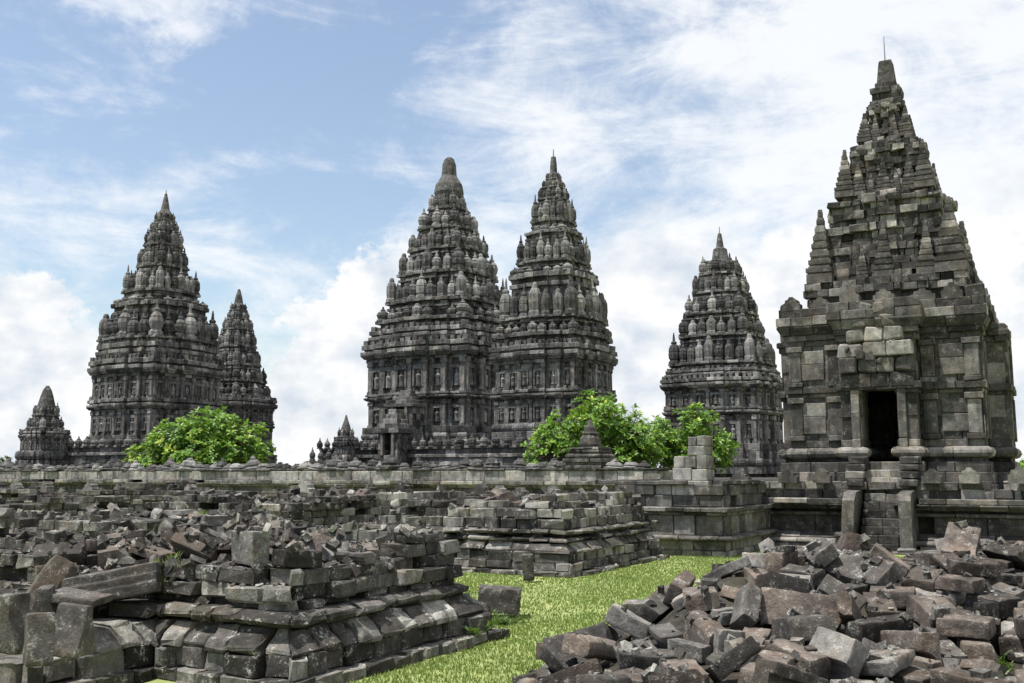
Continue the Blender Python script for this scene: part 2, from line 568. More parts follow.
# ------------------------------------------------------------------ fallen stones: a set of worn, broken block shapes
def stone_variant(v):
    rng = random.Random(500 + v)
    kind = (0, 1, 2, 3, 0, 5, 6)[v % 7] if v % 2 else (0, 1, 2, 1, 4, 0, 6)[v % 7]
    L, W, H = rng.uniform(.38, .70), rng.uniform(.24, .36), rng.uniform(.15, .22)
    if kind == 0:
        prof = [(-W / 2, 0), (W / 2, 0), (W / 2, H), (-W / 2, H)]
    elif kind == 1:
        H *= .62; W *= 1.15
        prof = [(-W / 2, 0), (W / 2, 0), (W / 2, H), (-W / 2, H)]
    elif kind == 2:      # stepped moulding
        prof = [(-W / 2, 0), (W * .28, 0), (W * .28, H * .3), (W * .4, H * .3), (W * .4, H * .62), (W / 2, H * .62), (W / 2, H), (-W / 2, H)]
    elif kind == 3:      # wedge
        prof = [(-W / 2, 0), (W / 2, 0), (W * .26, H * 1.15), (-W / 2, H * 1.05)]
    elif kind == 4:      # grooved
        prof = [(-W / 2, 0), (W / 2, 0), (W / 2, H), (W * .2, H), (W * .2, H * .72), (-W * .12, H * .72), (-W * .12, H), (-W / 2, H)]
    elif kind == 5:      # sweeping foot moulding
        prof = [(-W / 2, 0), (W / 2, 0), (W / 2, H * .25), (W * .36, H * .34), (W * .2, H * .6), (W * .12, H * 1.1), (-W / 2, H * 1.1)]
    else:                # rounded torus stone
        L *= .8
        prof = [(-W / 2, 0), (W * .3, 0), (W * .46, H * .2), (W / 2, H * .5), (W * .46, H * .8), (W * .3, H), (-W / 2, H)]
    bm = bmesh.new()
    a = [bm.verts.new((-L / 2, y, z)) for y, z in prof]
    b = [bm.verts.new((L / 2, y, z)) for y, z in prof]
    n = len(prof)
    for i in range(n):
        bm.faces.new((a[i], a[(i + 1) % n], b[(i + 1) % n], b[i]))
    bm.faces.new(a[::-1]); bm.faces.new(b)
    bmesh.ops.recalc_face_normals(bm, faces=bm.faces)
    for _ in range(rng.choice((0, 0, 1, 1, 2))):      # broken corners
        sx, sy, sz = rng.choice((-1, 1)), rng.choice((-1, 1)), rng.choice((0, 1))
        corner = Vector((sx * L / 2, sy * W / 2, sz * H))
        no = Vector((sx * rng.uniform(.3, 1), sy * rng.uniform(.3, 1), (1 if sz else -1) * rng.uniform(.3, 1))).normalized()
        co = corner - no * rng.uniform(.02, .06)
        bmesh.ops.bisect_plane(bm, geom=bm.verts[:] + bm.edges[:] + bm.faces[:], plane_co=co, plane_no=no, clear_outer=True)
        eds = [e for e in bm.edges if e.is_boundary]
        if eds:
            bmesh.ops.holes_fill(bm, edges=eds)
    bmesh.ops.bevel(bm, geom=bm.edges[:], offset=.014, offset_type='OFFSET', segments=2, profile=.6, affect='EDGES', clamp_overlap=True)
    bmesh.ops.triangulate(bm, faces=bm.faces[:])
    for _ in range(3):
        le = [e for e in bm.edges if e.calc_length() > .075]
        if le:
            bmesh.ops.subdivide_edges(bm, edges=le, cuts=1)
            bmesh.ops.triangulate(bm, faces=[f for f in bm.faces if len(f.verts) > 3])
    sh = Vector((v * 3.1, v * 1.7, v * .9))
    bm.normal_update()
    for w in bm.verts:
        w.co += noise.noise_vector(w.co * 3.5 + sh) * .018 + noise.noise_vector(w.co * 13 + sh) * .008
    c = Vector((0, 0, H * .5))
    for w in bm.verts:
        w.co -= c
    bmesh.ops.recalc_face_normals(bm, faces=bm.faces)
    me = bpy.data.meshes.new('fallen_stone')
    bm.to_mesh(me)
    bm.free()
    me.shade_smooth()
    me.set_sharp_from_angle(angle=R_(32))
    me.materials.append(M['loose'])
    return me


NVAR = 28
KIND = [(0, 1, 2, 3, 0, 5, 6)[v % 7] if v % 2 else (0, 1, 2, 1, 4, 0, 6)[v % 7] for v in range(NVAR)]

# ------------------------------------------------------------------ ground and courtyard
def ground():
    mb = MB()
    mb.add([(-3000, -3000, 0), (3000, -3000, 0), (3000, 3000, 0), (-3000, 3000, 0)], [(0, 1, 2, 3)])
    o = mb.build('ground', M['lawn'], loc=(0, 0, 0))
    tag(o, kind='structure')
    mb = MB()
    mb.prism(rect(-160, -11.2, 30.5, 260), -.2, 1.15)
    o = mb.build('courtyard_ground', M['earth'], loc=(0, 0, 0))
    tag(o, kind='structure')


ground()


# ------------------------------------------------------------------ ruined shrine bases
def ruin(name, label, foot, levels, core_z, seed, group='ruined shrine bases', blen=.42, tone=(.49, .26), inset=.34, upper=None, mat='ruin', hump=None):
    """levels: (part name, [(z, profile, extra offset, keep)])"""
    rng = random.Random(seed)
    cx = sum(p[0] for p in foot) / len(foot)
    cy = min(p[1] for p in foot)
    t = thing(name, (cx, cy, 0), label, 'ruin', group)
    body = offset(foot, -inset)
    mb = MB()
    mb.prism(offset(upper or body, -.22), 0, core_z, .3)
    if upper:
        mb.prism(offset(body, -.2), 0, .3, .3)
    if hump:
        mb.prism(hump[0], core_z, hump[1], .3)
    mb.build('rubble_core', M['earth'], t)
    for pname, rows in levels:
        mb = MB()
        for (z, prof, off, keep, ms) in rows:
            bd = upper if upper and pname != 'foot_moulding' else body
            course(mb, offset(bd, off) if off else bd, z, prof, blen, rng, depth=.38, jit=.034, vj=.015, tone=tone, miss=ms, keep=keep, gap=.011, ch=.02)
        mb.build(pname, M[mat], t)
    return t


rn = lambda x, y, z, s=.9: noise.noise(Vector((x * s, y * s, z * 2.1)))

foot1 = [(-8.5, 4.9), (-6.8, 4.9), (-6.8, 6.1), (-5.3, 6.1), (-5.3, 9.3), (-9.8, 9.3), (-9.8, 6.1), (-8.5, 6.1)]
main1 = rect(-9.8 + .34, -5.3 - .34, 6.1 + .34, 9.3 - .34)
ruin('ruined_shrine_base', 'large moulded stone base close by, heaped with broken blocks, its corner pointing at the viewer', foot1, [
    ('foot_moulding', [(0, flat(.10), .36, None, 0), (.10, flat(.17), .24, None, 0), (.27, cyma(.19, .17), .08, lambda x, y, z: y > 5.6, 0), (.465, torus(.115, .09), .05, lambda x, y, z: y > 6, .03)]),
    ('wall_course', [(.575, flat(.075), -.03, None, .03),
                     (.65, flat(.125), .02, lambda x, y, z: y > 7.6 or rn(x, y, 1) > -.32, .03),
                     (.775, flat(.12), -.01, lambda x, y, z: y > 7.8 or rn(x, y, 2) > -.15, .05),
                     (.895, flat(.12), -.02, lambda x, y, z: y > 8.1 or rn(x, y, 3) > .3, .08),
                           (1.015, flat(.10), -.07, lambda x, y, z: y > 8.5, .1)]),
], .5, 11, blen=.31, upper=main1, hump=(rect(-9.0, -6.3, 6.9, 8.7), .72))

ruin('ruined_shrine_base', 'broken block base beyond the near corner ruin, grass tufts growing on its top', rect(-15.6, -11, 9.0, 13.6), [
    ('foot_moulding', [(0, flat(.12), .34, None, 0), (.12, flat(.2), .22, None, 0), (.32, cyma(.2, .16), .06, None, 0), (.525, torus(.11, .1), .04, None, .02)]),
    ('wall_course', [(.635, flat(.15), .0, None, .06), (.785, flat(.14), -.03, lambda x, y, z: rn(x, y, 5, 1.4) > -.25, .16),
                     (.925, flat(.13), 0, lambda x, y, z: rn(x, y, 7, 1.5) > .0, .25)]),
], .8, 12)

ruin('ruined_shrine_base', 'low moulded ruin on the lawn in front of the gate pillar, roughly coursed top', rect(-11.9, -7.3, 15.2, 19.7), [
    ('foot_moulding', [(0, flat(.08), .36, None, 0), (.08, flat(.14), .26, None, 0), (.22, flat(.16), .22, None, 0), (.38, cyma(.15, .14), .08, None, 0), (.53, torus(.09, .1), .06, None, 0), (.625, flat(.04), -.03, None, 0), (.665, torus(.09, .1), .06, None, 0)]),
    ('wall_course', [(.76, flat(.17), .0, None, .04), (.93, flat(.16), -.05, None, .06),
                     (1.09, flat(.13), -.12, lambda x, y, z: rn(x, y, 9) > -.3, .10), (1.22, flat(.13), -.2, lambda x, y, z: rn(x, y, 4) > -.02, .15)]),
], 1.0, 13)

ruin('ruined_shrine_base', 'half-collapsed coursed ruin behind the near heap, its wall face still upright', rect(-18.2, -13.6, 15.2, 19.7), [
    ('foot_moulding', [(0, flat(.12), .34, None, 0), (.12, flat(.2), .22, None, 0), (.32, cyma(.2, .16), .06, None, 0), (.525, torus(.11, .1), .04, None, .02)]),
    ('wall_course', [(.635, flat(.15), .0, None, .04), (.785, flat(.16), -.03, None, .08),
                     (.945, flat(.15), 0, lambda x, y, z: rn(x, y, 7, 1.4) > -.2, .2), (1.095, flat(.13), -.05, lambda x, y, z: rn(x, y, 8) > .1, .2)]),
], .9, 14)

ruin('ruined_shrine_base', 'far low ruin at the foot of the long wall, grassy patches on its broken top', rect(-27, -22.4, 15.2, 19.7), [
    ('foot_moulding', [(0, flat(.12), .34, None, 0), (.12, flat(.2), .22, None, 0), (.32, cyma(.2, .16), .06, None, 0), (.525, torus(.11, .1), .04, None, .02)]),
    ('wall_course', [(.635, flat(.15), .0, None, .04), (.785, flat(.16), -.03, None, .08),
                     (.945, flat(.15), 0, lambda x, y, z: rn(x, y, 17, 1.3) > -.1, .25)]),
], .88, 15)


# a broken line of walling with upright antefix stones in front of the long wall
def antefix(mb, x, y, z, w, h, d, rng, tone):
    """an upright cornice stone with stepped shoulders, facing -y"""
    pr = [(-.5, 0), (.5, 0), (.5, .5), (.36, .56), (.34, .78), (.18, .82), (.1, 1), (-.1, 1), (-.18, .82), (-.34, .78), (-.36, .56), (-.5, .5)]
    q = rng.uniform(.85, 1.1)
    vs = [(x + w * u * q + rng.uniform(-.01, .01), y - d / 2, z + h * v) for u, v in pr] + [(x + w * u * q, y + d / 2, z + h * v) for u, v in pr]
    n = len(pr)
    mb.add(vs, [[i, (i + 1) % n, n + (i + 1) % n, n + i] for i in range(n)] + [list(range(n - 1, -1, -1)), list(range(n, 2 * n))], tone)


def low_wall():
    rng = random.Random(21)
    t = thing('ruined_low_wall', (-25, 23, 0), 'long broken low wall running just in front of the enclosure wall', 'wall')
    poly = rect(-50, -10.2, 22.6, 24.2)
    mb = MB()
    mb.prism(offset(poly, -.3), 0, .8)
    mb.build('rubble_core', M['earth'], t)
    mb = MB()
    for i, (z, h) in enumerate(((0, .26), (.26, .26), (.52, .2), (.72, .16), (.88, .15), (1.03, .14))):
        course(mb, poly, z, flat(h), .55, rng, jit=.05, vj=.012, tone=(.45, .22), miss=.04 + .02 * i,
               keep=(lambda x, y, zz, i=i: i < 4 or rn(x, y, i, .5) > -.25 + .22 * (i - 4)))
    x = -48
    while x < -11:
        if rn(x, 3, 3, .7) > -.2:
            antefix(mb, x, 23.3 + rng.uniform(-.1, .1), .98 + rng.uniform(-.1, .1), rng.uniform(.35, .6), rng.uniform(.3, .5), .3, rng, min(1, max(0, rng.gauss(.5, .2))))
        x += rng.uniform(.55, 1.5)
    mb.build('wall_course', M['ruin'], t)


low_wall()


# ------------------------------------------------------------------ the long enclosure wall
def coping_lathe(v):
    mb = MB()
    rng = random.Random(70 + v)
    a = rng.uniform(.85, 1.15)
    mb.lathe((0, 0, 0), [(.26 * a, 0), (.27 * a, .06), (.2 * a, .11), (.22 * a, .16), (.17 * a, .26), (.09 * a, .30), (.07 * a, .36), (.02, .42)][:8 - v % 3], 9)
    mb.v = [(x + rng.uniform(-.02, .02), y + rng.uniform(-.02, .02), z + rng.uniform(-.01, .01)) for x, y, z in mb.v]
    return mb.mesh('coping_finial')


def enclosure():
    rng = random.Random(31)
    t = thing('enclosure_wall', (-25, 30, 0), 'long pale block wall crossing behind the ruins, lumpy coping stones along its top', 'wall')
    poly = rect(-75, -11.3, 30, 31.2)
    mb = MB()
    mb.prism(offset(poly, -.35), 0, 1.6)
    mb.build('rubble_core', M['earth'], t)
    mb = MB()
    z = 0
    for h in (.3, .3, .3, .32):
        course(mb, poly, z, flat(h), .8, rng, jit=.015, tone=(.40, .16)); z += h
    x = -48      # relief stones set against the lower wall
    while x < -12:
        antefix(mb, x, 29.87, .5, .5, rng.uniform(.5, .66), .3, rng, rng.uniform(.3, .6))
        x += rng.uniform(.8, 1.6)
    mb.build('lower_courses', M['wall'], t)
    mb = MB()
    course(mb, offset(poly, .1), 1.22, flare(.12, .10), .9, rng, jit=.02, tone=(.42, .17))
    course(mb, offset(poly, .2), 1.34, flat(.12), .9, rng, jit=.03, tone=(.62, .2), miss=.03)
    mb.build('string_course', M['wall'], t)
    mb = MB()
    course(mb, poly, 1.46, flat(.35), .8, rng, jit=.012, tone=(.80, .16))
    mb.build('top_course', M['wall'], t)
    mb = MB()
    course(mb, offset(poly, -.03), 1.81, torus(.08, .04), .7, rng, jit=.05, tone=(.16, .10), vj=.02, miss=.06)
    cop = mb.build('coping', M['wall'], t)
    ms = [coping_lathe(v) for v in range(6)]
    x = -50.0
    while x < -11.6:
        big = rng.random() < .35
        o = link('coping_finial', ms[rng.randrange(6)], M['finial'], cop, (x + 25, rng.uniform(.25, .4), 1.86 + rng.uniform(-.02, .0)))
        s_ = rng.uniform(.9, 1.25) * (1.2 if big else .95)
        o.scale = (s_, s_, s_ * rng.uniform(.55, 1.05))
        o.rotation_euler = (rng.uniform(-.12, .12), rng.uniform(-.12, .12), rng.uniform(0, 6))
        x += rng.uniform(.3, .6)


enclosure()


def wall_turret():
    p = on_y(588, 468, 30.4)
    t = thing('wall_turret', (p.x, 30.6, 1.86), 'stepped bell-shaped stone turret on the long wall, before the middle tree', 'turret')
    rng = random.Random(5)
    mb = MB()
    z, rows = 1.86, ((.70, .12), (.62, .10), (.70, .12), (.58, .16), (.48, .14), (.54, .08))
    for r, h in rows:
        course(mb, rect(p.x - r, p.x + r, 30.6 - r, 30.6 + r), z, torus(h, .05) if h > .13 else flat(h), .5, rng, jit=.012, vj=.012, tone=(.28, .12), depth=r * .95)
        z += h
    mb.build('turret_base', M['wall'], t)
    mb = MB()
    mb.lathe((p.x, 30.6, z), [(.36, 0), (.38, .1), (.33, .3), (.26, .42), (.29, .46), (.22, .52), (.2, .66), (.1, .76), (.08, .86), (.03, .92)], 14, .25)
    mb.build('bell_finial', M['wall'], t)


wall_turret()


# ------------------------------------------------------------------ ruined gate base with its standing pillar
def gate_ruin():
    rng = random.Random(41)
    t = thing('ruined_gate_base', (-7.8, 20.4, 0), 'ruined gate base with a broken block pillar rising from its top', 'ruin')
    foot = rect(-9.4, -6.25, 20.4, 24.4)
    body = offset(foot, -.12)
    mb = MB()
    mb.prism(offset(body, -.35), 0, 1.3)
    mb.build('rubble_core', M['earth'], t)
    mb = MB()
    course(mb, foot, 0, flat(.12), .6, rng, tone=(.62, .15)); course(mb, offset(foot, -.03), .12, flat(.2), .6, rng, tone=(.55, .15))
    course(mb, offset(foot, .06), .32, torus(.1, .06), .5, rng, tone=(.35, .15))
    mb.build('foot_moulding', M['wall'], t)
    mb = MB()
    course(mb, body, .42, flat(.42), .48, rng, jit=.025, tone=(.5, .14))
    course(mb, offset(body, .08), .84, flat(.07), .5, rng, tone=(.35, .14)); course(mb, offset(body, .16), .91, flat(.09), .5, rng, tone=(.35, .14))
    mb.build('panel_course', M['wall'], t)
    mb = MB()
    up = rect(-9.3, -6.45, 20.75, 24.2)
    course(mb, up, 1.0, flat(.25), .55, rng, jit=.03, tone=(.42, .16)); course(mb, up, 1.25, flat(.22), .55, rng, jit=.03, tone=(.48, .16), keep=lambda x, y, z: x > -8.9)
    course(mb, offset(up, .06), 1.47, flat(.09), .5, rng, jit=.04, tone=(.42, .18), miss=.1)
    mb.build('upper_course', M['wall'], t)
    mb = MB()
    for (x0, x1, z0, z1) in ((-7.62, -7.2, 1.56, 1.83), (-7.18, -6.85, 1.56, 1.8), (-7.6, -7.36, 1.84, 2.08), (-7.35, -7.1, 1.84, 2.08), (-7.08, -6.85, 1.81, 2.1),
                             (-7.28, -6.88, 2.1, 2.3), (-7.26, -7.08, 2.31, 2.5), (-7.06, -6.87, 2.31, 2.52)):
        mb.box(x0, x1, 21.0 + rng.uniform(-.02, .02), 21.55, z0, z1, min(1, max(0, rng.gauss(.58, .14))), .015, .008, rng)
    mb.build('broken_pillar', M['wall'], t)


gate_ruin()


# ------------------------------------------------------------------ the restored shrine with its stair and dark doorway
def turret_mesh(v):
    """a ribbed, stepped cone, half a metre wide and a metre tall"""
    rng = random.Random(90 + v)
    mb = MB()
    z, n = 0, 8
    mb.lathe((0, 0, 0), [(.25, 0), (.25, .12), (.21, .13)], 4, .5, sq=True)
    z = .125
    for i in range(n):
        r = .23 * (1 - i / n) ** 1.1 + .022
        h = .875 / n
        mb.lathe((rng.uniform(-.008, .008), rng.uniform(-.008, .008), z), [(r * .86, 0), (r, .02), (r, h * .7), (r * .84, h * .72), (r * .8, h)], 4, min(1, max(0, rng.gauss(.5, .2))), sq=True)
        z += h
    return mb.mesh('stone_turret')


def shrine():
    rng = random.Random(51)
    X, Y = -3.9, 27.75
    zf = lambda py: on_y(885, py, 25.5).z
    zc = lambda py: on_y(886, py, 27.75).z
    t = thing('restored_shrine', (X, Y, 0), 'tall restored stone shrine with a black doorway and front stair, a rod on its peak', 'temple')
    # plinth -----------------------------------------------------
    mat = M['near']
    pf = rect(-7.15, -.55, 23.85, 31.6)
    pb = offset(pf, -.3)
    stair_gap = lambda x, y, z: not (-4.35 < x < -3.2 and y < 24.2)
    mb = MB()
    mb.prism(offset(pb, -.35), 0, 1.08)
    mb.build('rubble_core', M['earth'], t)
    mb = MB()
    for q in range(3):
        course(mb, offset(pf, .95 - .3 * q), .0, flat(.035 + .012 * q, .008), .7, rng, tone=(.6, .15), depth=.34, jit=.006)
    course(mb, offset(pf, .05), 0, flat(.12), .9, rng, tone=(.66, .12), keep=stair_gap)
    course(mb, pf, .12, torus(.12, .08), .9, rng, tone=(.6, .15), keep=stair_gap)
    course(mb, pb, .24, cyma(.14, .16), .7, rng, tone=(.35, .12), keep=stair_gap)
    course(mb, pb, .38, flat(.38), .8, rng, jit=.01, tone=(.30, .10), keep=stair_gap)
    course(mb, offset(pb, .1), .76, flat(.08), .8, rng, jit=.01, tone=(.42, .14), keep=stair_gap)
    course(mb, offset(pb, .0), .84, flat(.07), .8, rng, jit=.01, tone=(.2, .1), keep=stair_gap)
    course(mb, offset(pb, .22), .91, flare(.12, .12), .8, rng, jit=.02, tone=(.3, .14), keep=stair_gap)
    course(mb, offset(pb, .32), 1.03, flat(.12), .8, rng, jit=.03, tone=(.45, .2), keep=stair_gap)
    mb.build('plinth', mat, t)
    # broken railing stones round the walkway
    mb = MB()
    for (row, z, h, ms) in ((0, 1.15, .2, .05), (1, 1.35, .18, .22)):
        course(mb, offset(pb, -.02 - .04 * row), z, flat(h), .5, rng, jit=.06, vj=.015, tone=(.5, .22), miss=ms, keep=stair_gap, depth=.4)
    x = -7.0
    while x < -.8:
        if not -4.9 < x < -2.9:
            antefix(mb, x, 24.05, 1.5, rng.uniform(.35, .55), rng.uniform(.18, .38), .3, rng, rng.uniform(.3, .8))
        x += rng.uniform(.6, 1.2)
    mb.build('broken_railing', mat, t)
    # stair ------------------------------------------------------
    mb = MB()
    n = 11
    for i in range(n):
        z1 = 1.98 * (i + 1) / n
        y0 = 23.3 + i * .16
        xx = -4.19
        while xx < -3.37 - .1:
            w = min(rng.uniform(.35, .55), -3.37 - xx)
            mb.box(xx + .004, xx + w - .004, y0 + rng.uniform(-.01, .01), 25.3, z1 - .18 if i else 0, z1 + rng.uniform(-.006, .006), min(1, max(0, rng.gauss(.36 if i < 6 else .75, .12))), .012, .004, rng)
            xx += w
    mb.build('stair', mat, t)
    for sx in (-4.36, -3.2):
        mb = MB()
        pr = [(23.3, 0), (24.4, 0), (24.4, 1.36), (23.5, 1.3), (23.3, 1.12)]
        vs = [(sx - .13 - (.07 * (1.3 - z) if sx < -4 else 0), y, z) for y, z in pr] + [(sx + .13 - (.07 * (1.3 - z) if sx < -4 else 0), y, z) for y, z in pr]
        m_ = len(pr)
        mb.add(vs, [[i, i + m_, (i + 1) % m_ + m_, (i + 1) % m_] for i in range(m_)] + [list(range(m_)), list(range(2 * m_ - 1, m_ - 1, -1))], .55)
        mb.box(sx - .2, sx + .18, 23.16, 23.5, 0, .12, .62, .03, .01, rng)
        mb.build('stair_balustrade', mat, t)
        mb = MB()
        for k in range(4):
            z0 = 1.42 + k * .17
            mb.box(sx - .2 + rng.uniform(-.03, .03), sx + .2, 24.0 + .14 * k, 24.9, z0, z0 + .168, min(1, max(0, rng.gauss(.45, .2))), .02, .015, rng)
        mb.build('stair_newel', mat, t)
    # body -------------------------------------------------------
    h, p, b = 2.2, .48, 1.0
    D0, D1, DB = X - .42, X + .42, 26.9        # doorway sides and its back
    def plan(hh, notch, fp=.55, fb=.86, p=p):
        f = Y - hh
        q = [(X - hh, f), (X - fb, f), (X - fb, f - fp)]
        if notch:
            q += [(D0, f - fp), (D0, f + .5), (X - 1.3, f + .5), (X - 1.3, Y + 1.2), (X + 1.3, Y + 1.2), (X + 1.3, f + .5), (D1, f + .5), (D1, f - fp)]
        q += [(X + fb, f - fp), (X + fb, f), (X + hh, f), (X + hh, Y - b), (X + hh + p, Y - b), (X + hh + p, Y + b), (X + hh, Y + b),
              (X + hh, Y + hh), (X + b, Y + hh), (X + b, Y + hh + p), (X - b, Y + hh + p), (X - b, Y + hh), (X - hh, Y + hh),
              (X - hh, Y + b), (X - hh - p, Y + b), (X - hh - p, Y - b), (X - hh, Y - b)]
        return q
    body, solid, nobay = plan(h, True), plan(h, False), plan(h, False, p=.07)
    zd0, zd1 = zf(464) , zf(389)
    mb = MB()
    rows = [(503, 484, flat, .22, .52), (484, 472, flat, .17, .5), (472, 462, flat, .10, .45), (462, 458, flat, -.01, .25), (458, 447, torus, .06, .62), (447, 440, flat, .03, .4)]
    for (a, c, fn, off, tn) in rows:
        hh = zf(c) - zf(a)
        pr = torus(hh, .10) if fn is torus else flat(hh)
        course(mb, offset(solid if a > 463 else body, off), zf(a), pr, .62, rng, jit=.012, tone=(tn, .17), depth=.3)
    mb.build('base_moulding', mat, t)

    def register(pname, y0, y1, rows):
        mb = MB()
        z0, z1 = zf(y0), zf(y1)
        for i in range(rows):
            course(mb, body, z0 + (z1 - z0) * i / rows, flat((z1 - z0) / rows, .01), .62, rng, jit=.014, tone=(.45, .17), depth=.3)
        # pilasters at the corners and beside the panels
        f = Y - h
        for xx in (X - h + .16, X - 1.08, X + 1.08, X + h - .16):
            for s0, s1, o in ((0, .12, .13), (.12, .86, .09), (.86, 1, .14)):
                mb.box(xx - .15 - (o - .09), xx + .15 + (o - .09), f - o, f + .05, z0 + (z1 - z0) * s0 + .003, z0 + (z1 - z0) * s1 - .003, min(1, max(0, rng.gauss(.48, .12))), .012, .006, rng)
        for yy in (Y - h + .16, Y - b - .2, Y + b + .2, Y + h - .16):
            mb.box(X + h - .05, X + h + .09, yy - .14, yy + .14, z0, z1 - .01, .45, .012, .006, rng)
        for yy in (Y - b + .15, Y + b - .15):
            mb.box(X + h + p - .05, X + h + p + .08, yy - .15, yy + .15, z0, z1 - .01, .45, .012, .006, rng)
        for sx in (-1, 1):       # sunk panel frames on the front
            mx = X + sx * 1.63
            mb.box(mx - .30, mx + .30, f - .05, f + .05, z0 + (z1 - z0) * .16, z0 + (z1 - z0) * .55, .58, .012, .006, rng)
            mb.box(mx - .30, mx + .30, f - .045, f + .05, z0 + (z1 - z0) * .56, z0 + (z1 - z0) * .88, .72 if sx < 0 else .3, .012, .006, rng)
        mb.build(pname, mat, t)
    register('lower_wall', 440, 395, 2)
    mb = MB()
    course(mb, offset(body, .05), zf(395), flat(zf(391) - zf(395)), .6, rng, tone=(.4, .15), depth=.3)
    course(mb, offset(solid, .12), zf(391), flat(zf(384) - zf(391)), .6, rng, tone=(.35, .15), depth=.6)
    mb.build('string_course', mat, t)
    body = solid
    register('upper_wall', 384, 342, 2)
    mb = MB()
    for (a, c, off, tn) in ((342, 336, .05, .4), (336, 330, .11, .5), (330, 321, .14, .36), (321, 312, .22, .5), (312, 303, .17, .5)):
        hh = zf(c) - zf(a)
        course(mb, offset(solid if a > 331 else nobay, off), zf(a), flare(hh, .08) if c == 321 else flat(hh), .62, rng, jit=.025, tone=(tn, .17), depth=.7)
    zz = zf(304)
    f = Y - h
    for x0, x1, yy in ((X - h - .12, X - .8, f - .16), (X + .8, X + h + .12, f - .16), (X - .8, X + .8, f - .68)):
        x = x0 + .25
        while x < x1 - .1:
            antefix(mb, x, yy + .2, zz, rng.uniform(.36, .55), rng.uniform(.22, .4), .35, rng, min(1, max(0, rng.gauss(.58, .16))))
            x += rng.uniform(.5, .8)
    for yy in [Y - h + .3 + .65 * i for i in range(7)]:
        for sx in (-1, 1):
            xx = X + sx * (h - .02)
            if abs(yy - Y) < b:
                mb.box(X + sx * (h + .35) - .2, X + sx * (h + .35) + .2, yy - .28, yy + .28, zf(330), zf(330) + rng.uniform(.1, .3), rng.uniform(.35, .7), .03, .03, rng)
            mb.box(xx - .2, xx + .2, yy - .24, yy + .24, zz, zz + rng.uniform(.2, .38), rng.uniform(.35, .7), .03, .03, rng)
    mb.build('cornice', mat, t)
    # doorway: frame, lintel and the carved head above it ---------
    fy = Y - h - .55
    d = thing('doorway', (0, 0, 0), None, None)
    d.parent = t
    d.location = (0, 0, 0)
    for nm, x0, x1 in (('door_jamb', D0 - .2, D0 - .01), ('door_jamb', D1 + .01, D1 + .2)):
        mb = MB()
        z = zd0
        for k in range(3):
            z2 = zd0 + (zd1 - zd0) * (k + 1) / 3
            mb.box(x0, x1, fy - .09, fy + .3, z + .003, z2 - .003, (.62, .5, .68)[k], .012, .005, rng)
            z = z2
        mb.build(nm, mat, d)
    mb = MB()
    for (x0, x1, tn) in ((D0 - .42, X - .12, .2), (X - .115, X + .3, .16), (X + .305, D1 + .42, .24)):
        mb.box(x0, x1, fy - .14, fy + .35, zd1 + .002, zd1 + .34, tn, .02, .008, rng)
    mb.build('door_lintel', mat, d)
    mb = MB()
    lay = ((.36, .38, 4, .84, .62), (.75, .34, 3, .86, .68), (1.1, .34, 3, .64, .6), (1.45, .3, 3, .5, .55), (1.76, .28, 2, .28, .5))
    for (dz, hh, nb, hw, tn) in lay:
        for k in range(nb):
            x0 = X - hw + 2 * hw * k / nb
            mb.box(x0 + .006, x0 + 2 * hw / nb - .006, fy - .16 - rng.uniform(0, .1), fy + .35, zd1 + dz, zd1 + dz + hh - .008, min(1, max(0, rng.gauss(tn, .14))), .035, .03, rng)
    for k in range(8):     # worn lumps of the carving
        q, r = rng.uniform(-.7, .7), rng.uniform(.05, .12)
        zq = zd1 + rng.uniform(.4, 1.5)
        if abs(q) > .85 - (zq - zd1 - .4) * .4:
            continue
        mb.box(X + q - r, X + q + r, fy - .3 + rng.uniform(0, .06), fy, zq - r, zq + r * 1.3, min(1, max(0, rng.gauss(.5, .15))), .03, .03, rng)
    mb.build('carved_head', mat, d)
    mb = MB()
    mb.prism(rect(D0 - .05, D1 + .05, fy + .2, Y + 1.3), zd0 - .1, zd0, .4)
    mb.build('door_sill', mat, d)
    # roof -------------------------------------------------------
    tm = [turret_mesh(v) for v in range(4)]
    tiers = [   # y of foot, wall top, cornice top; half widths of slab, wall, cornice; turret place, scale
        (304, 238, 214, 2.15, 1.46, 1.38, 1.56, 1.22),
        (214, 176, 156, 1.32, .86, .82, .98, .9),
        (156, 124, 112, 0.80, .42, .40, .52, .62)]
    bays = [(1, .2), (.95, .2), (.95, .48), (.88, .48), (.88, .88), (.48, .88), (.48, .95), (.2, .95), (.2, 1)]
    X0 = X
    for k, (ya, yb, yc, hs, hw, hc, tp, sc) in enumerate(tiers):
        X = X0 + (.12, .13, .15)[k]
        mb = MB()
        za, zc_ = zc(ya), zc(yc)
        n = (13, 10, 8)[k]
        mb.prism(redent(X, Y, hs - .12, bays), za - .45, za + .02, .3)
        hh = (zc_ - za) / n
        for q in range(n):
            f = q / (n - 1)
            if f < .16:
                a_ = hs - .06 * (q % 2)
            elif f < .74:                  # walls stepping in between thin ledges
                g = (f - .16) / .58
                a_ = hw + (hs - hw) * .42 * (1 - g) + (.055 if q % 3 == 0 else 0) - .02 * (q % 2)
            else:
                a_ = hc + (.09, .15, .04, .1)[q % 4] * (1.2, 1, .7)[k]
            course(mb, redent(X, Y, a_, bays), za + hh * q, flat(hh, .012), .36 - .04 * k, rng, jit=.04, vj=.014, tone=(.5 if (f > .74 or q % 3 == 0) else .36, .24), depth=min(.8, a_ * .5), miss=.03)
            mb.prism(redent(X, Y, a_ - .22, bays), za + hh * q - .02, za + hh * (q + .93), .25)
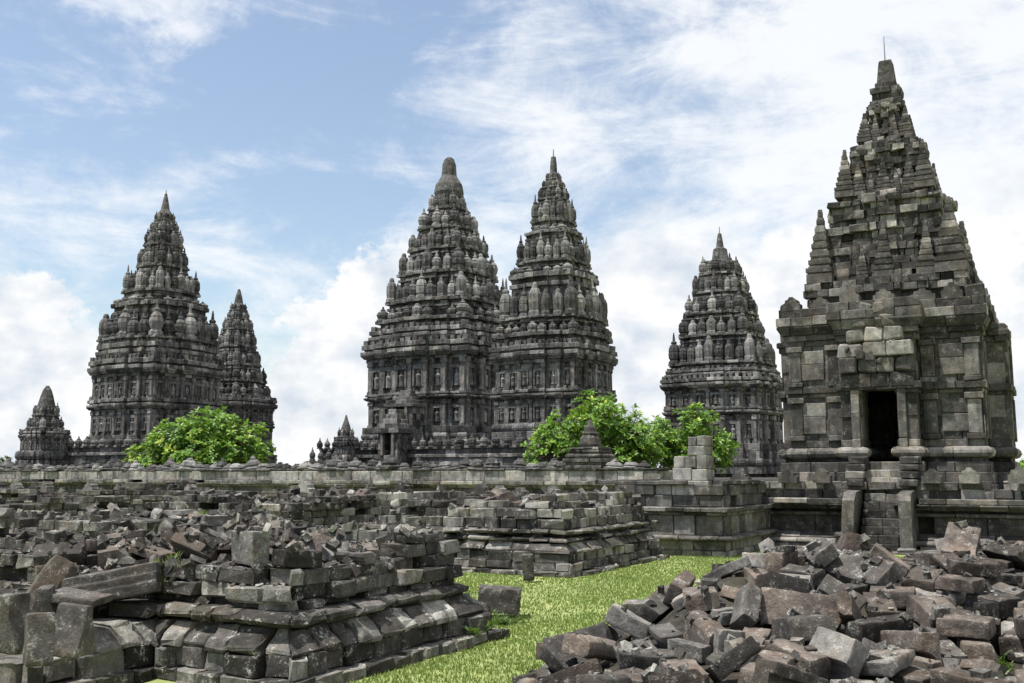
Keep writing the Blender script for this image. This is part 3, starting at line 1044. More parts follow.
        for (ux, uy, key) in ring_spots(hc * 1.04, 9):      # upright stones on the tier's cornice
            w_ = rng.uniform(.07, .14) * (1.3, 1, .7)[k]
            mb.box(X + ux - w_, X + ux + w_, Y + uy - w_, Y + uy + w_, zc_ - .03, zc_ + rng.uniform(.06, .2), min(1, max(0, rng.gauss(.5, .2))), .02, .02, rng)
        tr = mb.build('roof_tier', mat, t)
        wz = za + hh * (2 if k else 2.2)
        spots = {}
        for i, u in enumerate((-1, -.62, -.3, 0, .3, .62, 1) if k < 2 else (-1, -.42, .42, 1)):
            kind = 0 if abs(u) == 1 else (1 if u in (0, -.62, .62, .42, -.42) else 2)
            for (sx, sy) in ((u, -1), (u, 1), (-1, u), (1, u)):
                spots[(round(sx, 3), round(sy, 3))] = kind
        for (u, v), kind in sorted(spots.items()):
            if kind and rng.random() < .12:
                continue
            o = link('stone_turret', tm[rng.randrange(4)], mat, tr, (X - X0 + u * tp * (1, 1.02, 1.08)[kind], v * tp * (1, 1.02, 1.08)[kind], wz - .03))
            s_ = sc * (1.12, .8, .5)[kind] * rng.uniform(.88, 1.08)
            o.scale = (s_, s_, (zc_ - wz) * (.98, .74, .5)[kind] * rng.uniform(.9, 1.08))
            o.rotation_euler = (rng.uniform(-.03, .03), rng.uniform(-.03, .03), rng.choice((0, 1.5708, 3.1416)))
    X = X0 + .17
    mb = MB()
    z0 = zc(112)
    for (y0, y1, hw, off) in ((112, 104, .40, 0), (104, 97, .34, 0), (97, 91, .37, 0), (91, 85, .27, 0)):
        course(mb, rect(X - hw, X + hw, Y - hw, Y + hw), zc(y0), flat(zc(y1) - zc(y0)), .4, rng, jit=.02, vj=.012, tone=(.4, .15), depth=hw * .97)
    r0, r1 = .23, .17
    a, c = zc(85), zc(62)
    vs = [(X + r * sx * 1.0 + .02, Y + r * sy, z) for z, r in ((a, r0), (c - .05, r1), (c, r1 * .85)) for sx, sy in ((-1, -1), (1, -1), (1, 1), (-1, 1))]
    mb.add(vs, [[j * 4 + i, j * 4 + (i + 1) % 4, j * 4 + 4 + (i + 1) % 4, j * 4 + 4 + i] for j in range(2) for i in range(4)] + [[8, 9, 10, 11]], .42)
    mb.build('roof_peak', mat, t)
    mb = MB()
    mb.lathe((X, Y, zc(62) - .1), [(.022, 0), (.018, .3), (.01, zc(36) - zc(62) + .1)], 6)
    mb.build('lightning_rod', M['metal'], t)


shrine()


# ------------------------------------------------------------------ the great towers behind the wall
def bell_mesh(v):
    """a ribbed bell finial, 1 m wide and about 1.5 m tall"""
    prof = [[(.50, 0), (.50, .12), (.38, .15), (.38, .22), (.47, .25), (.50, .45), (.49, .55), (.44, .57), (.49, .60), (.46, .74), (.34, .88), (.20, .93), (.26, .98), (.25, 1.04), (.12, 1.10), (.08, 1.36), (.03, 1.5)],
            [(.50, 0), (.50, .16), (.42, .18), (.36, .24), (.44, .36), (.51, .58), (.47, .72), (.41, .73), (.43, .80), (.28, .94), (.18, .98), (.22, 1.08), (.11, 1.16), (.06, 1.42)],
            [(.50, 0), (.48, .14), (.42, .20), (.47, .5), (.44, .78), (.34, .92), (.24, .98), (.2, 1.12), (.12, 1.2)]][v % 3]
    mb = MB()
    mb.lathe((0, 0, 0), prof, 16)
    mb.v = [(x * (1.03 - .13 * (i % 2)), y * (1.03 - .13 * (i % 2)), z) for i, (x, y, z) in enumerate(mb.v)]
    me = mb.mesh('bell_finial')
    return me


BELLS = [bell_mesh(v) for v in range(3)]


def tower(label, px, dep, rows, seed, name='temple_tower', porch=None, balustrade=None, group=None, blen=.8, rod=None, tone=.46, zbase=1.1, cat='temple'):
    rng = random.Random(seed)
    c = at_depth(px, 430, dep)
    X, Y = c.x, c.y
    beta = abs(math.atan2(-X, Y))
    sup = max(x * math.cos(beta) + y * math.sin(beta) for x, y in UNIT + [(y, x) for x, y in UNIT])
    zz = lambda py: on_y(px, py, Y).z
    mpp = c.dot(FW) / 1000 if False else (Vector((X, Y, 5)) - EYEP).dot(FW) / 1000
    A = lambda hw: hw * mpp / sup
    t = thing(name, (X, Y, zbase), label, cat, group)
    tn = lambda d=0: (tone + d, .19)
    for row in rows:
        kind = row[0]
        mb = MB()
        if kind == 'crown':
            pts = row[1]            # (y, hw) from top to bottom
            prof = [(hw * mpp, zz(y) - zz(pts[-1][0])) for y, hw in pts[::-1]]
            mb.lathe((X, Y, zz(pts[-1][0])), prof, 14, tone)
            mb.build('crown_finial', M['far'], t)
        elif kind == 'tier':
            y0, y1, hw, k = row[1:5]
            zb, zt = zz(y1), zz(y0)
            a = A(hw)
            H = zt - zb
            ledge = row[5] if len(row) > 5 else .36
            lz = [0, .22, .45, .72, 1]
            for q in range(4):
                z0, z1 = zb + H * ledge * lz[q], zb + H * ledge * lz[q + 1]
                course(mb, redent(X, Y, a * (.92, .97, .93, 1.0)[q]), z0, flat(z1 - z0, .03), blen * .8, rng, depth=a * .3, jit=.016, vj=.012, tone=tn((-.05, .08, -.12, .1)[q]), ch=0, gap=.01)
            z0 = zb + H * ledge
            mb.prism(redent(X, Y, a * .86), zb - .1, z0 + .01, tone - .15)
            aw = a * .76
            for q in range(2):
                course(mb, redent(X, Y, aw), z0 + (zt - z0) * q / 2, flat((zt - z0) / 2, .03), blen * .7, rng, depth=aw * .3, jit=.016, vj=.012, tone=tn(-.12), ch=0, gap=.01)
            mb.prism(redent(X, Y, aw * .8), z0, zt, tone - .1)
            tr = mb.build('roof_tier', M['far'], t)
            r = min(1.7 * a / (k - 1) * .49, a * .25)
            hf = (zt - z0) * 1.02
            for (ux, uy, key) in ring_spots(a - r * .95 - .02, k):
                if rng.random() < .03:
                    continue
                s_ = r * 2 * rng.uniform(.84, .96) * (1.12 if key else .92)
                o = link('bell_finial', BELLS[rng.randrange(3)], M['finial'], tr, (ux, uy, z0 - zbase - .01))
                o.scale = (s_, s_, hf / 1.4 * rng.uniform(.92, 1.05) * (1.3 if key else 1))
        elif kind == 'cornice':
            y0, y1, hw = row[1:4]
            zb, zt = zz(y1), zz(y0)
            a, H = A(hw), zt - zb
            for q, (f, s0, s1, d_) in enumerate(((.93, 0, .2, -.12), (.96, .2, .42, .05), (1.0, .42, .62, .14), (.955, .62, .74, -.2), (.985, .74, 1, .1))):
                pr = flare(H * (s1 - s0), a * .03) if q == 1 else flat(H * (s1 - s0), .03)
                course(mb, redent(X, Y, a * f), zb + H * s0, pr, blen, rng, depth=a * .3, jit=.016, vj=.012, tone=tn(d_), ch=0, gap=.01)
            # little upright stones along the cornice
            for (ux, uy, key) in ring_spots(a * .92, 17):
                w = a * .030 * (1.3 if key else 1)
                mb.box(X + ux - w, X + ux + w, Y + uy - w, Y + uy + w, zt - .05, zt + H * rng.uniform(.18, .28) * (1.25 if key else 1), min(1, max(0, rng.gauss(tone + .08, .12))), 0, .04, rng)
            mb.prism(redent(X, Y, a * .85), zb, zt - .02, tone - .1)
            mb.build('cornice', M['far'], t)
        elif kind in ('wall', 'base'):
            y0, y1, hw = row[1:4]
            zb, zt = zz(y1), zz(y0)
            a, H = A(hw), zt - zb
            if kind == 'base':
                n = max(2, round(H / .6))
                for q in range(n):
                    f = 1.0 - .06 * q / max(1, n - 1) + (.02 if q % 2 else 0)
                    course(mb, redent(X, Y, a * f), zb + H * q / n, torus(H / n, .12) if q % 3 == 1 else flat(H / n, .03), blen, rng, depth=.8, jit=.016, vj=.012, tone=tn((.05, -.08)[q % 2]), ch=0, gap=.01)
            else:
                n = max(2, round(H / 1.0))
                pl = redent(X, Y, a * .965)
                for q in range(n):
                    course(mb, pl, zb + H * q / n, flat(H / n, .03), blen, rng, depth=.8, jit=.016, vj=.012, tone=tn(-.03), ch=0, gap=.01)
                # pilasters, niches with worn figures between them
                m_ = len(pl)
                for i in range(m_):
                    P, Q = pl[i], pl[(i + 1) % m_]
                    L = math.hypot(Q[0] - P[0], Q[1] - P[1])
                    if L < a * .12:
                        continue
                    tx, ty = (Q[0] - P[0]) / L, (Q[1] - P[1]) / L
                    nx, ny = ty, -tx
                    ns = max(1, round(L / (a * .30)))
                    pw, pd = a * .03, a * .035
                    for j in range(ns + 1):
                        s_ = min(L - pw, max(pw, L * j / ns))
                        for (h0, h1, g) in ((0, .12, 1.35), (.12, .85, 1), (.85, 1, 1.4)):
                            cx, cy = P[0] + tx * s_ + nx * pd * g * .4, P[1] + ty * s_ + ny * pd * g * .4
                            ex = abs(tx) * pw * g + abs(nx) * pd * g * .6
                            ey = abs(ty) * pw * g + abs(ny) * pd * g * .6
                            mb.box(cx - ex, cx + ex, cy - ey, cy + ey, zb + H * h0, zb + H * h1, min(1, max(0, rng.gauss(tone + .14, .1))), 0, .02, rng)
                        if j < ns:
                            s2 = L * (j + .5) / ns
                            cx, cy = P[0] + tx * s2, P[1] + ty * s2
                            fr = a * .018
                            wn = L / ns * .26
                            for sg in (-1, 1):
                                q0 = (cx + tx * wn * sg + nx * fr, cy + ty * wn * sg + ny * fr)
                                mb.box(q0[0] - fr, q0[0] + fr, q0[1] - fr, q0[1] + fr, zb + H * .2, zb + H * .68, tone + .05, 0, .02, rng)
                            mb.lathe((cx + nx * .05, cy + ny * .05, zb + H * .2), [(wn * .55, 0), (wn * .5, H * .16), (wn * .6, H * .3), (wn * .25, H * .36), (wn * .34, H * .42), (wn * .1, H * .5)], 7, rng.uniform(.3, .8))
                            e2 = (abs(tx) * wn * 1.2 + abs(nx) * fr, abs(ty) * wn * 1.2 + abs(ny) * fr)
                            mb.box(cx + nx * fr - e2[0], cx + nx * fr + e2[0], cy + ny * fr - e2[1], cy + ny * fr + e2[1], zb + H * .69, zb + H * .80, tone + .1, 0, .03, rng)
            mb.prism(redent(X, Y, a * .9), zb - .3, zt, tone - .15)
            mb.build('body_wall' if kind == 'wall' else 'moulded_base', M['far'], t)
    if balustrade:
        y0, y1, hw, hwr = balustrade
        zb, zt = zz(y1), zz(y0)
        a = A(hw)
        H = zt - zb
        poly = [(X - a, Y - a), (X + A(hwr), Y - a), (X + A(hwr), Y + a), (X - a, Y + a)]
        mb = MB()
        mb.prism(offset(poly, -.6), zbase - .4, zb + H * .05, tone - .2)
        n = max(2, int((zb - zbase) / .6) + 1)
        for q in range(n):
            course(mb, poly, zbase - .3 + (zb - zbase + .3) * q / n, flat((zb - zbase + .3) / n, .03), blen, rng, depth=.8, jit=.016, vj=.012, tone=tn(-.05), ch=0, gap=.01)
        course(mb, offset(poly, .12), zb, flat(H * .2, .03), blen, rng, depth=.9, jit=.016, vj=.012, tone=tn(.1), ch=0)
        course(mb, offset(poly, -.1), zb + H * .2, flat(H * .3, .03), blen, rng, depth=.6, jit=.016, vj=.012, tone=tn(-.1), ch=0)
        course(mb, offset(poly, .05), zb + H * .5, flat(H * .14, .03), blen, rng, depth=.8, jit=.016, vj=.012, tone=tn(.1), ch=0)
        br = mb.build('balustrade', M['far'], t)
        per, sp = [], .95
        for i in range(4):
            P, Q = poly[i], poly[(i + 1) % 4]
            if i == 2 or i == 3 and X > -40 and False:
                continue
            L = math.hypot(Q[0] - P[0], Q[1] - P[1])
            for j in range(int(L / sp)):
                per.append((P[0] + (Q[0] - P[0]) * j * sp / L, P[1] + (Q[1] - P[1]) * j * sp / L))
        per = [p for p in per if abs(p[1] - (Y - a)) < .1 or abs(p[0] - (X + A(hwr))) < .1][:96]
        for (x, y) in per:
            o = link('bell_finial', BELLS[rng.randrange(2)], M['finial'], br, (x - X, y - Y, zb + H * .62 - zbase))
            o.scale = (.62, .62, (H * .62) / 1.4 * rng.uniform(.9, 1.1))
    if porch:
        for (u, w, d, yt, yb, dw, dt, db) in porch:
            # a projecting porch on the -y side: half width w, dark doorway, stepped roof
            y0 = Y - d
            x0 = X + u
            f = lambda e: [(x0 - w + e, y0 + e), (x0 - dw, y0 + e), (x0 - dw, y0 + 1.4), (x0 + dw, y0 + 1.4), (x0 + dw, y0 + e), (x0 + w - e, y0 + e), (x0 + w - e, Y - 3), (x0 - w + e, Y - 3)]
            g = lambda e: [(x0 - w - e, y0 - e), (x0 + w + e, y0 - e), (x0 + w + e, Y - 3), (x0 - w - e, Y - 3)]
            zb, zt, z0, z1 = zbase - .2, zz(yt), zz(db), zz(dt)
            mb = MB()
            n = max(1, round((z0 - zb) / .7))
            for q in range(n):
                course(mb, g(.15 - .1 * (q % 2)), zb + (z0 - zb) * q / n, flat((z0 - zb) / n, .03), .8, rng, depth=w * .9, jit=.016, vj=.012, tone=tn(), ch=0)
            for q in range(4):
                course(mb, f(0), z0 + (z1 - z0) * q / 4, flat((z1 - z0) / 4, .03), .7, rng, depth=.4, jit=.02, vj=.02, tone=tn(), ch=0)
            for sg in (-1, 1):
                mb.box(x0 + sg * dw * 1.25 - .14, x0 + sg * dw * 1.25 + .14, y0 - .18, y0 + .2, z0, z1, tone + .2)
            zc0, e = z1, .1
            lv = 5
            for q in range(lv):
                hh = (zt - z1) / lv
                e = (.25, .1, -.25 * w, -.42 * w, -.6 * w)[q]
                pp = [(x0 - w - e, y0 - e), (x0 + w + e, y0 - e), (x0 + w + e, Y - 3), (x0 - w - e, Y - 3)]
                course(mb, pp, zc0, flat(hh, .03), .8, rng, depth=w + e - .03, jit=.016, vj=.012, tone=tn(.05), ch=0)
                zc0 += hh
            mb.build('porch', M['far'], t)
    if rod:
        mb = MB()
        mb.lathe((X, Y, zz(rod[1])), [(.06, 0), (.03, zz(rod[0]) - zz(rod[1]))], 6)
        mb.build('lightning_rod', M['metal'], t)
    return t


# left tower, corner on
tower('tall dark stone temple tower rising behind the left tree, widest of the left-hand pair', 155, 86, [
    ('crown', [(196, 1.2), (204, 3), (212, 4.5), (214, 6), (217, 8)]),
    ('tier', 216, 226, 11, 3), ('tier', 225, 237, 15, 5), ('tier', 235, 254, 20, 5), ('tier', 253, 277, 26, 5), ('tier', 276, 304, 38, 7), ('tier', 302, 322, 47, 7, .75),
    ('tier', 318, 350, 59, 7, .24), ('cornice', 348, 365, 59), ('cornice', 364, 381, 66), ('wall', 381, 403, 61),
    ('cornice', 402, 414, 65), ('wall', 413, 438, 61), ('base', 437, 466, 65)], 101,
    balustrade=(443, 457, 100, 100), rod=(192, 197))
tower('slimmer temple tower half hidden beside the tall left one', 234, 104, [
    ('crown', [(290, 1.2), (298, 3.5), (304, 4.5), (306, 7)]),
    ('tier', 305, 314, 9, 3), ('tier', 313, 323, 12, 3), ('tier', 321, 335, 16, 5), ('tier', 334, 354, 20, 5), ('tier', 353, 372, 25, 5), ('tier', 370, 388, 31, 7), ('tier', 386, 402, 36, 7),
    ('cornice', 400, 411, 42), ('wall', 411, 424, 38), ('cornice', 423, 430, 40), ('wall', 429, 447, 38), ('base', 446, 468, 41)], 102, blen=.9)
tower('small squat temple with a pointed roof, standing apart at the far left', 45, 80, [
    ('crown', [(386, 1.5), (390, 4), (396, 6), (402, 7.5), (408, 9)]),
    ('tier', 406, 420, 13, 5), ('tier', 419, 433, 18, 5), ('cornice', 432, 440, 24), ('wall', 439, 452, 22), ('base', 451, 470, 25)], 103, blen=.6)
# the tallest, behind
tower('tallest temple tower, round-capped, with dark porch doorways, left of the middle pair', 447, 104, [
    ('crown', [(158, 2.5), (160, 5), (165, 7), (177, 8), (180, 10), (186, 14), (194, 15.5), (199, 14)]),
    ('tier', 198, 218, 22, 5), ('tier', 216, 240, 32, 5), ('tier', 238, 262, 42, 7), ('tier', 259, 288, 52, 7),
    ('tier', 285, 317, 63, 9), ('tier', 313, 336, 72, 9, .5), ('cornice', 335, 350, 79), ('cornice', 349, 366, 86),
    ('wall', 365, 398, 79), ('cornice', 397, 405, 82), ('wall', 404, 430, 78), ('base', 429, 466, 86)], 104, blen=1.1,
    porch=[(.3, 1.5, 8.9, 396, 466, .65, 412, 436), (.5, 1.1, 11.0, 415, 466, .5, 437, 457)], balustrade=(444, 459, 104, 104))
tower('dark temple tower with bulging bell finials, right of the middle pair', 555, 72, [
    ('crown', [(157, 2.6), (164, 3.4), (173, 4), (175, 6.5)]),
    ('tier', 174, 183, 9, 3), ('tier', 182, 192, 13, 5), ('tier', 190, 206, 17, 5), ('tier', 204, 233, 24, 5), ('tier', 230, 246, 30, 5, .7), ('tier', 244, 274, 39, 7, .3), ('tier', 272, 296, 46, 7, .75),
    ('tier', 293, 330, 56, 7, .22), ('tier', 328, 352, 60, 9, .6), ('cornice', 350, 368, 65), ('wall', 368, 394, 59), ('cornice', 393, 404, 64), ('wall', 403, 426, 60), ('base', 425, 466, 64)], 105, blen=.9,
    balustrade=(440, 458, 78, 78), rod=(149, 158))
tower('spiky temple tower between the middle tree and the restored shrine', 725, 92, [
    ('crown', [(233, 1.8), (240, 3), (247, 4), (249, 7), (256, 8), (264, 9.5)]),
    ('tier', 262, 282, 22, 5), ('tier', 279, 302, 29, 7), ('tier', 300, 324, 37, 7), ('tier', 321, 347, 43, 7), ('tier', 344, 374, 53, 9, .28),
    ('cornice', 373, 383, 57), ('cornice', 382, 394, 62), ('wall', 393, 411, 57), ('cornice', 410, 419, 60), ('wall', 418, 446, 57), ('base', 445, 474, 61)], 106, rod=(226, 234))
tower('tiny pointed shrine at the foot of the tallest tower', 346, 96, [
    ('crown', [(415, .6), (420, 2), (426, 4), (432, 6)]), ('tier', 430, 440, 9, 3), ('cornice', 439, 446, 12), ('wall', 445, 456, 10), ('base', 455, 470, 12)], 107, name='small_shrine', blen=.5, cat='shrine')


def parapet():
    """spiky terrace railing left of the tallest tower"""
    rng = random.Random(61)
    a, b = at_depth(306, 466, 92), at_depth(352, 466, 92)
    t = thing('terrace_railing', (a.x, a.y, 1.1), 'low terrace railing with small spikes, left of the tiny pointed shrine', 'railing')
    mb = MB()
    poly = rect(a.x, b.x, a.y, a.y + 1.0)
    for q in range(5):
        course(mb, offset(poly, .06 * (q % 2)), 1.1 + q * .36, flat(.35, .03), .7, rng, depth=.48, jit=.016, vj=.012, tone=(.42, .15), ch=0)
    mb.build('railing_wall', M['far'], t)
    x = a.x + .3
    while x < b.x - .2:
        o = link('bell_finial', BELLS[1], M['finial'], t, (x - a.x, .5, 1.8 - .02))
        o.scale = (.55, .55, rng.uniform(.75, 1.0))
        x += rng.uniform(.75, 1.0)


parapet()


# ------------------------------------------------------------------ trees
def tube(mb, pts, radii, n=7, tone=.5):
    rings = []
    vs, fs = [], []
    for i, p in enumerate(pts):
        d = (pts[min(i + 1, len(pts) - 1)] - pts[max(i - 1, 0)]).normalized()
        u = d.orthogonal().normalized()
        w = d.cross(u)
        for k in range(n):
            a = 2 * math.pi * k / n
            vs.append(tuple(p + (u * math.cos(a) + w * math.sin(a)) * radii[i]))
    for i in range(len(pts) - 1):
        for k in range(n):
            fs.append([i * n + k, i * n + (k + 1) % n, (i + 1) * n + (k + 1) % n, (i + 1) * n + k])
    fs.append(list(range((len(pts) - 1) * n, len(pts) * n)))
    mb.add(vs, fs, tone)


def tree(name, label, base, lobes, seed, nros, leaf, mat, nleaf=9, group=None, cat='tree'):
    """lobes: (centre offset, radii); a rosette of pointed leaves at the end of every twig"""
    rng = random.Random(seed)
    t = thing(name, base, label, cat, group)
    B = Vector(base)
    wood, crown = MB(), MB()
    fork = B + Vector((0, 0, .7))
    tube(wood, [B + Vector((0, 0, -.3)), B + Vector((.04, 0, .3)), fork], [.24, .2, .17])
    tot = sum(r[0] * r[1] * r[2] for _, r in lobes)
    for (co, r) in lobes:
        c = B + Vector(co)
        mid = fork.lerp(c, .5) + Vector((rng.uniform(-.2, .2), rng.uniform(-.2, .2), .1))
        tube(wood, [fork, mid, c], [.13, .09, .05])
        n = max(6, round(nros * r[0] * r[1] * r[2] / tot))
        for i in range(n):
            d = Vector((rng.gauss(0, 1), rng.gauss(0, 1), rng.gauss(0, 1))).normalized()
            rr = rng.random() ** .35
            wobb = 1 + .42 * noise.noise(d * 2.6 + Vector((seed, 0, 0)))
            p = c + Vector((d.x * r[0], d.y * r[1], d.z * r[2])) * rr * wobb
            ax = (d * .8 + Vector((0, 0, .75)) + Vector((rng.uniform(-.4, .4), rng.uniform(-.4, .4), 0))).normalized()
            if i % 3 == 0:
                tube(wood, [c.lerp(p, .25), c.lerp(p, .65) - Vector((0, 0, .06)), p], [.035, .025, .014], 4)
            u = ax.orthogonal().normalized()
            w = ax.cross(u)
            tb = min(1, max(0, rng.gauss(.42, .2) + .12 * noise.noise(p * .9)))
            for k in range(nleaf):
                a = 2 * math.pi * k / nleaf * 1.618 * 2 + rng.uniform(-.3, .3)
                out = (u * math.cos(a) + w * math.sin(a))
                tilt = rng.uniform(.15, .95)
                ld = (out * math.cos(tilt) + ax * math.sin(tilt)).normalized()
                side = ld.cross(ax).normalized()
                L = leaf * rng.uniform(.7, 1.2)
                W = L * .19
                nrm = side.cross(ld)
                q0, q1, q2 = p + ld * L * .1, p + ld * L * .55 + nrm * L * .05, p + ld * L - nrm * L * .1
                o = [q0, q1 + side * W + nrm * W * .35, q2, q1 - side * W + nrm * W * .35, q1]
                crown.add([tuple(x) for x in o], [(0, 1, 4), (1, 2, 4), (2, 3, 4), (3, 0, 4)], min(1, max(0, tb + rng.gauss(0, .12) + (.3 if rng.random() < .06 else 0))))
    wood.build('trunk', M['bark'], t)
    crown.build('crown', M[mat], t)
    return t


def along(px, dep):
    p = at_depth(px, 470, dep)
    return p.x, p.y


tx, ty = along(200, 50)
tree('leafy_tree', 'round bright green tree behind the wall at the foot of the tall left tower', (tx, ty, 1.15),
     [((-2.1, -1.2, 1.2), (1.2, 1.2, .9)), ((-1.0, -.5, 2.0), (1.6, 1.5, 1.25)), ((.4, .2, 2.5), (1.6, 1.5, 1.3)), ((1.7, .9, 1.9), (1.5, 1.4, 1.2)), ((2.3, 1.2, 1.1), (1.0, 1.0, .85)), ((.2, -.4, 1.2), (2.2, 1.6, 1.0))],
     201, 1300, .31, 'leaf', group='leafy trees behind the wall')
tx, ty = along(594, 40)
tree('leafy_tree', 'broad green tree behind the stone turret on the wall, darker in its middle', (tx, ty, 1.15),
     [((-1.75, -.8, 1.3), (.85, 1.0, 1.05)), ((-1.0, -.3, 2.1), (1.2, 1.2, 1.0)), ((.2, .1, 2.75), (1.2, 1.2, 1.05)), ((1.1, .5, 1.9), (1.2, 1.2, 1.2)), ((1.5, .9, 1.3), (.9, 1.0, 1.1)), ((.1, .2, 1.1), (1.6, 1.3, .9))],
     202, 1250, .26, 'leaf', group='leafy trees behind the wall')
tx, ty = along(688, 42)
tree('leafy_tree', 'yellow-green tree behind the broken gate pillar', (tx, ty, 1.15),
     [((-1.2, -.4, 1.8), (1.1, 1.0, 1.1)), ((.3, .1, 2.55), (.9, .9, .8)), ((1.2, .6, 1.6), (.8, .8, .8)), ((.1, .1, 1.1), (1.3, 1.1, .9))],
     203, 760, .26, 'leaf', group='leafy trees behind the wall')
for i, (px, dep, s_) in enumerate(((1019, 84, 1.3), (1040, 92, 1.6))):
    x, y = along(px, dep)
    tree('distant_tree', ('small round tree far behind the restored shrine, just inside the edge', 'bushy tree far off beyond the restored shrine')[i], (x, y, 0),
         [((0, 0, 1.7), (1.4 * s_, 1.4, 1.0)), ((.6, 0, 2.0), (1.1, 1.1, .8 * s_)), ((-.5, 0, .9), (1.3, 1.2, .9))], 210 + i, 260, .5, 'leaf', 8, group='distant trees')
x, y = along(-4, 60)
tree('dark_bush', 'dark bush beside the small pointed temple at the far left', (x, y, 1.15), [((0, 0, .7), (1.0, .9, .9)), ((-.8, 0, 1.2), (.8, .8, .7))], 220, 160, .35, 'leafdark', 8, cat='bush')


# ------------------------------------------------------------------ the heap of fallen stones on the right rests on a low mound
def heap_h(l, d):
    """height of the heap's inner mound at l metres right and d metres ahead of the camera"""
    edge = max(0.0, min(1.0, (l - (-.45 + max(0, d - 7.0) * .45)) / 1.3))
    front = max(0.0, min(1.0, (d - 4.6) / 5.0))
    back = max(0.0, min(1.0, (12.6 - d) / 1.6))
    e = edge * edge * (3 - 2 * edge)
    return (.56 + .22 * max(0.0, min(1.0, (d - 7.5) / 2.6))) * (e * .8 + .2 * edge) * (.22 + .78 * front) * back - .04


def heap_mound():
    mb = MB()
    nl, nd = 34, 40
    vs, fs = [], []
    for j in range(nd + 1):
        for i in range(nl + 1):
            l, d = -1.2 + 7.4 * i / nl, 4.2 + 9.6 * j / nd
            p = RT * l + F0 * d
            z = heap_h(l, d) + .05 * noise.noise(Vector((l * 2, d * 2, 0)))
            vs.append((p.x, p.y, z if heap_h(l, d) > -.03 else -.08))
    for j in range(nd):
        for i in range(nl):
            a = j * (nl + 1) + i
            fs.append([a, a + 1, a + nl + 2, a + nl + 1])
    mb.add(vs, fs, .3)
    return mb.build('earth_mound', M['earth'], loc=(0, 0, 0))


mound = tag(heap_mound(), kind='structure')

# ------------------------------------------------------------------ single stones one can pick out
def stone_obj(name, label, prof, length, loc, rot, tone_seed, group=None, cat='stone block', worn=1.0):
    """a worn block: a profile (y, z) drawn out along x"""
    bm = bmesh.new()
    a = [bm.verts.new((-length / 2, y, z)) for y, z in prof]
    b = [bm.verts.new((length / 2, y, z)) for y, z in prof]
    n = len(prof)
    for i in range(n):
        bm.faces.new((a[i], a[(i + 1) % n], b[(i + 1) % n], b[i]))
    bm.faces.new(a[::-1]); bm.faces.new(b)
    bmesh.ops.recalc_face_normals(bm, faces=bm.faces)
    bmesh.ops.bevel(bm, geom=bm.edges[:], offset=.014, offset_type='OFFSET', segments=2, profile=.6, affect='EDGES', clamp_overlap=True)
    bmesh.ops.triangulate(bm, faces=bm.faces[:])
    for _ in range(3):
        le = [e for e in bm.edges if e.calc_length() > .07]
        if le:
            bmesh.ops.subdivide_edges(bm, edges=le, cuts=1)
            bmesh.ops.triangulate(bm, faces=[f for f in bm.faces if len(f.verts) > 3])
    sh = Vector((tone_seed * 2.3, tone_seed, 0))
    for w in bm.verts:
        w.co += noise.noise_vector(w.co * 3.5 + sh) * .014 * worn + noise.noise_vector(w.co * 13 + sh) * .007 * worn
    bmesh.ops.recalc_face_normals(bm, faces=bm.faces)
    me = bpy.data.meshes.new(name)
    bm.to_mesh(me); bm.free()
    me.shade_smooth(); me.set_sharp_from_angle(angle=R_(32))
    o = link(name, me, M['loose'], None, loc)
    o.rotation_euler = rot
    o['shade'], o['brown'] = .5, 0.0
    return tag(o, label, cat, group)


def foot_prof(w, h, k=.45):
    """upright stone with a swept, spreading foot"""
    return [(-w / 2, 0), (w / 2, 0), (w / 2, h * .1), (w * (.5 - .12 * k), h * .28), (w * (.5 - .4 * k), h * .6), (w * (.5 - .5 * k), h), (-w * (.5 - .5 * k), h), (-w * (.5 - .4 * k), h * .6), (-w * (.5 - .12 * k), h * .28), (-w / 2, h * .1)]


def box_prof(w, h):
    return [(-w / 2, 0), (w / 2, 0), (w / 2, h), (-w / 2, h)]


V = lambda px, py, d: at_depth(px, py, d)
SP = []
SP.append(stone_obj('moulded_stone', 'tall swept-foot stone standing upright at the outermost left of the near ruin', foot_prof(.27, .42, .5), .2, V(10, 652, 7.6), (0, 0, R_(100)), 1, 'upright moulded stones'))
SP.append(stone_obj('moulded_stone', 'squat tapering grey post stone standing foremost on the near ruin corner', foot_prof(.25, .35, .6), .18, V(38, 664, 7.35), (0, 0, R_(60)), 2, 'upright moulded stones'))
SP.append(stone_obj('moulded_stone', 'pale lichened stone with flared foot, right of the squat post stone', foot_prof(.3, .37, .75), .24, V(71, 655, 7.7), (0, R_(3), R_(20)), 3, 'upright moulded stones'))
SP.append(stone_obj('moulded_stone', 'upright stone propping the split slab, behind the squat post stone', foot_prof(.26, .33, .6), .2, V(44, 628, 8.25), (0, R_(-5), R_(130)), 4, 'upright moulded stones'))
SP.append(stone_obj('stone_slab', 'flat split slab lying across the upright moulded stones', box_prof(.30, .06), .46, V(78, 601, 8.3), (R_(4), R_(5), R_(20)), 5, cat='stone slab'))
st = [(-.17, 0), (.17, 0), (.17, .1), (.12, .1), (.12, .17), (.06, .17), (.06, .25), (-.17, .27)]
SP.append(stone_obj('moulded_stone', 'long stepped cornice slab lying tilted on the near ruin, pale ridges along it', st, .78, V(114, 600, 8.9), (R_(4), R_(10), R_(218)), 6))
SP.append(stone_obj('stone_block', 'lone oblong block resting on the lawn beside the near ruin, weeds under it', [(-.2, .0), (.2, .0), (.2, .27), (-.16, .29)], .5, V(499, 611, 12.3), (R_(3), R_(3), R_(28)), 7))
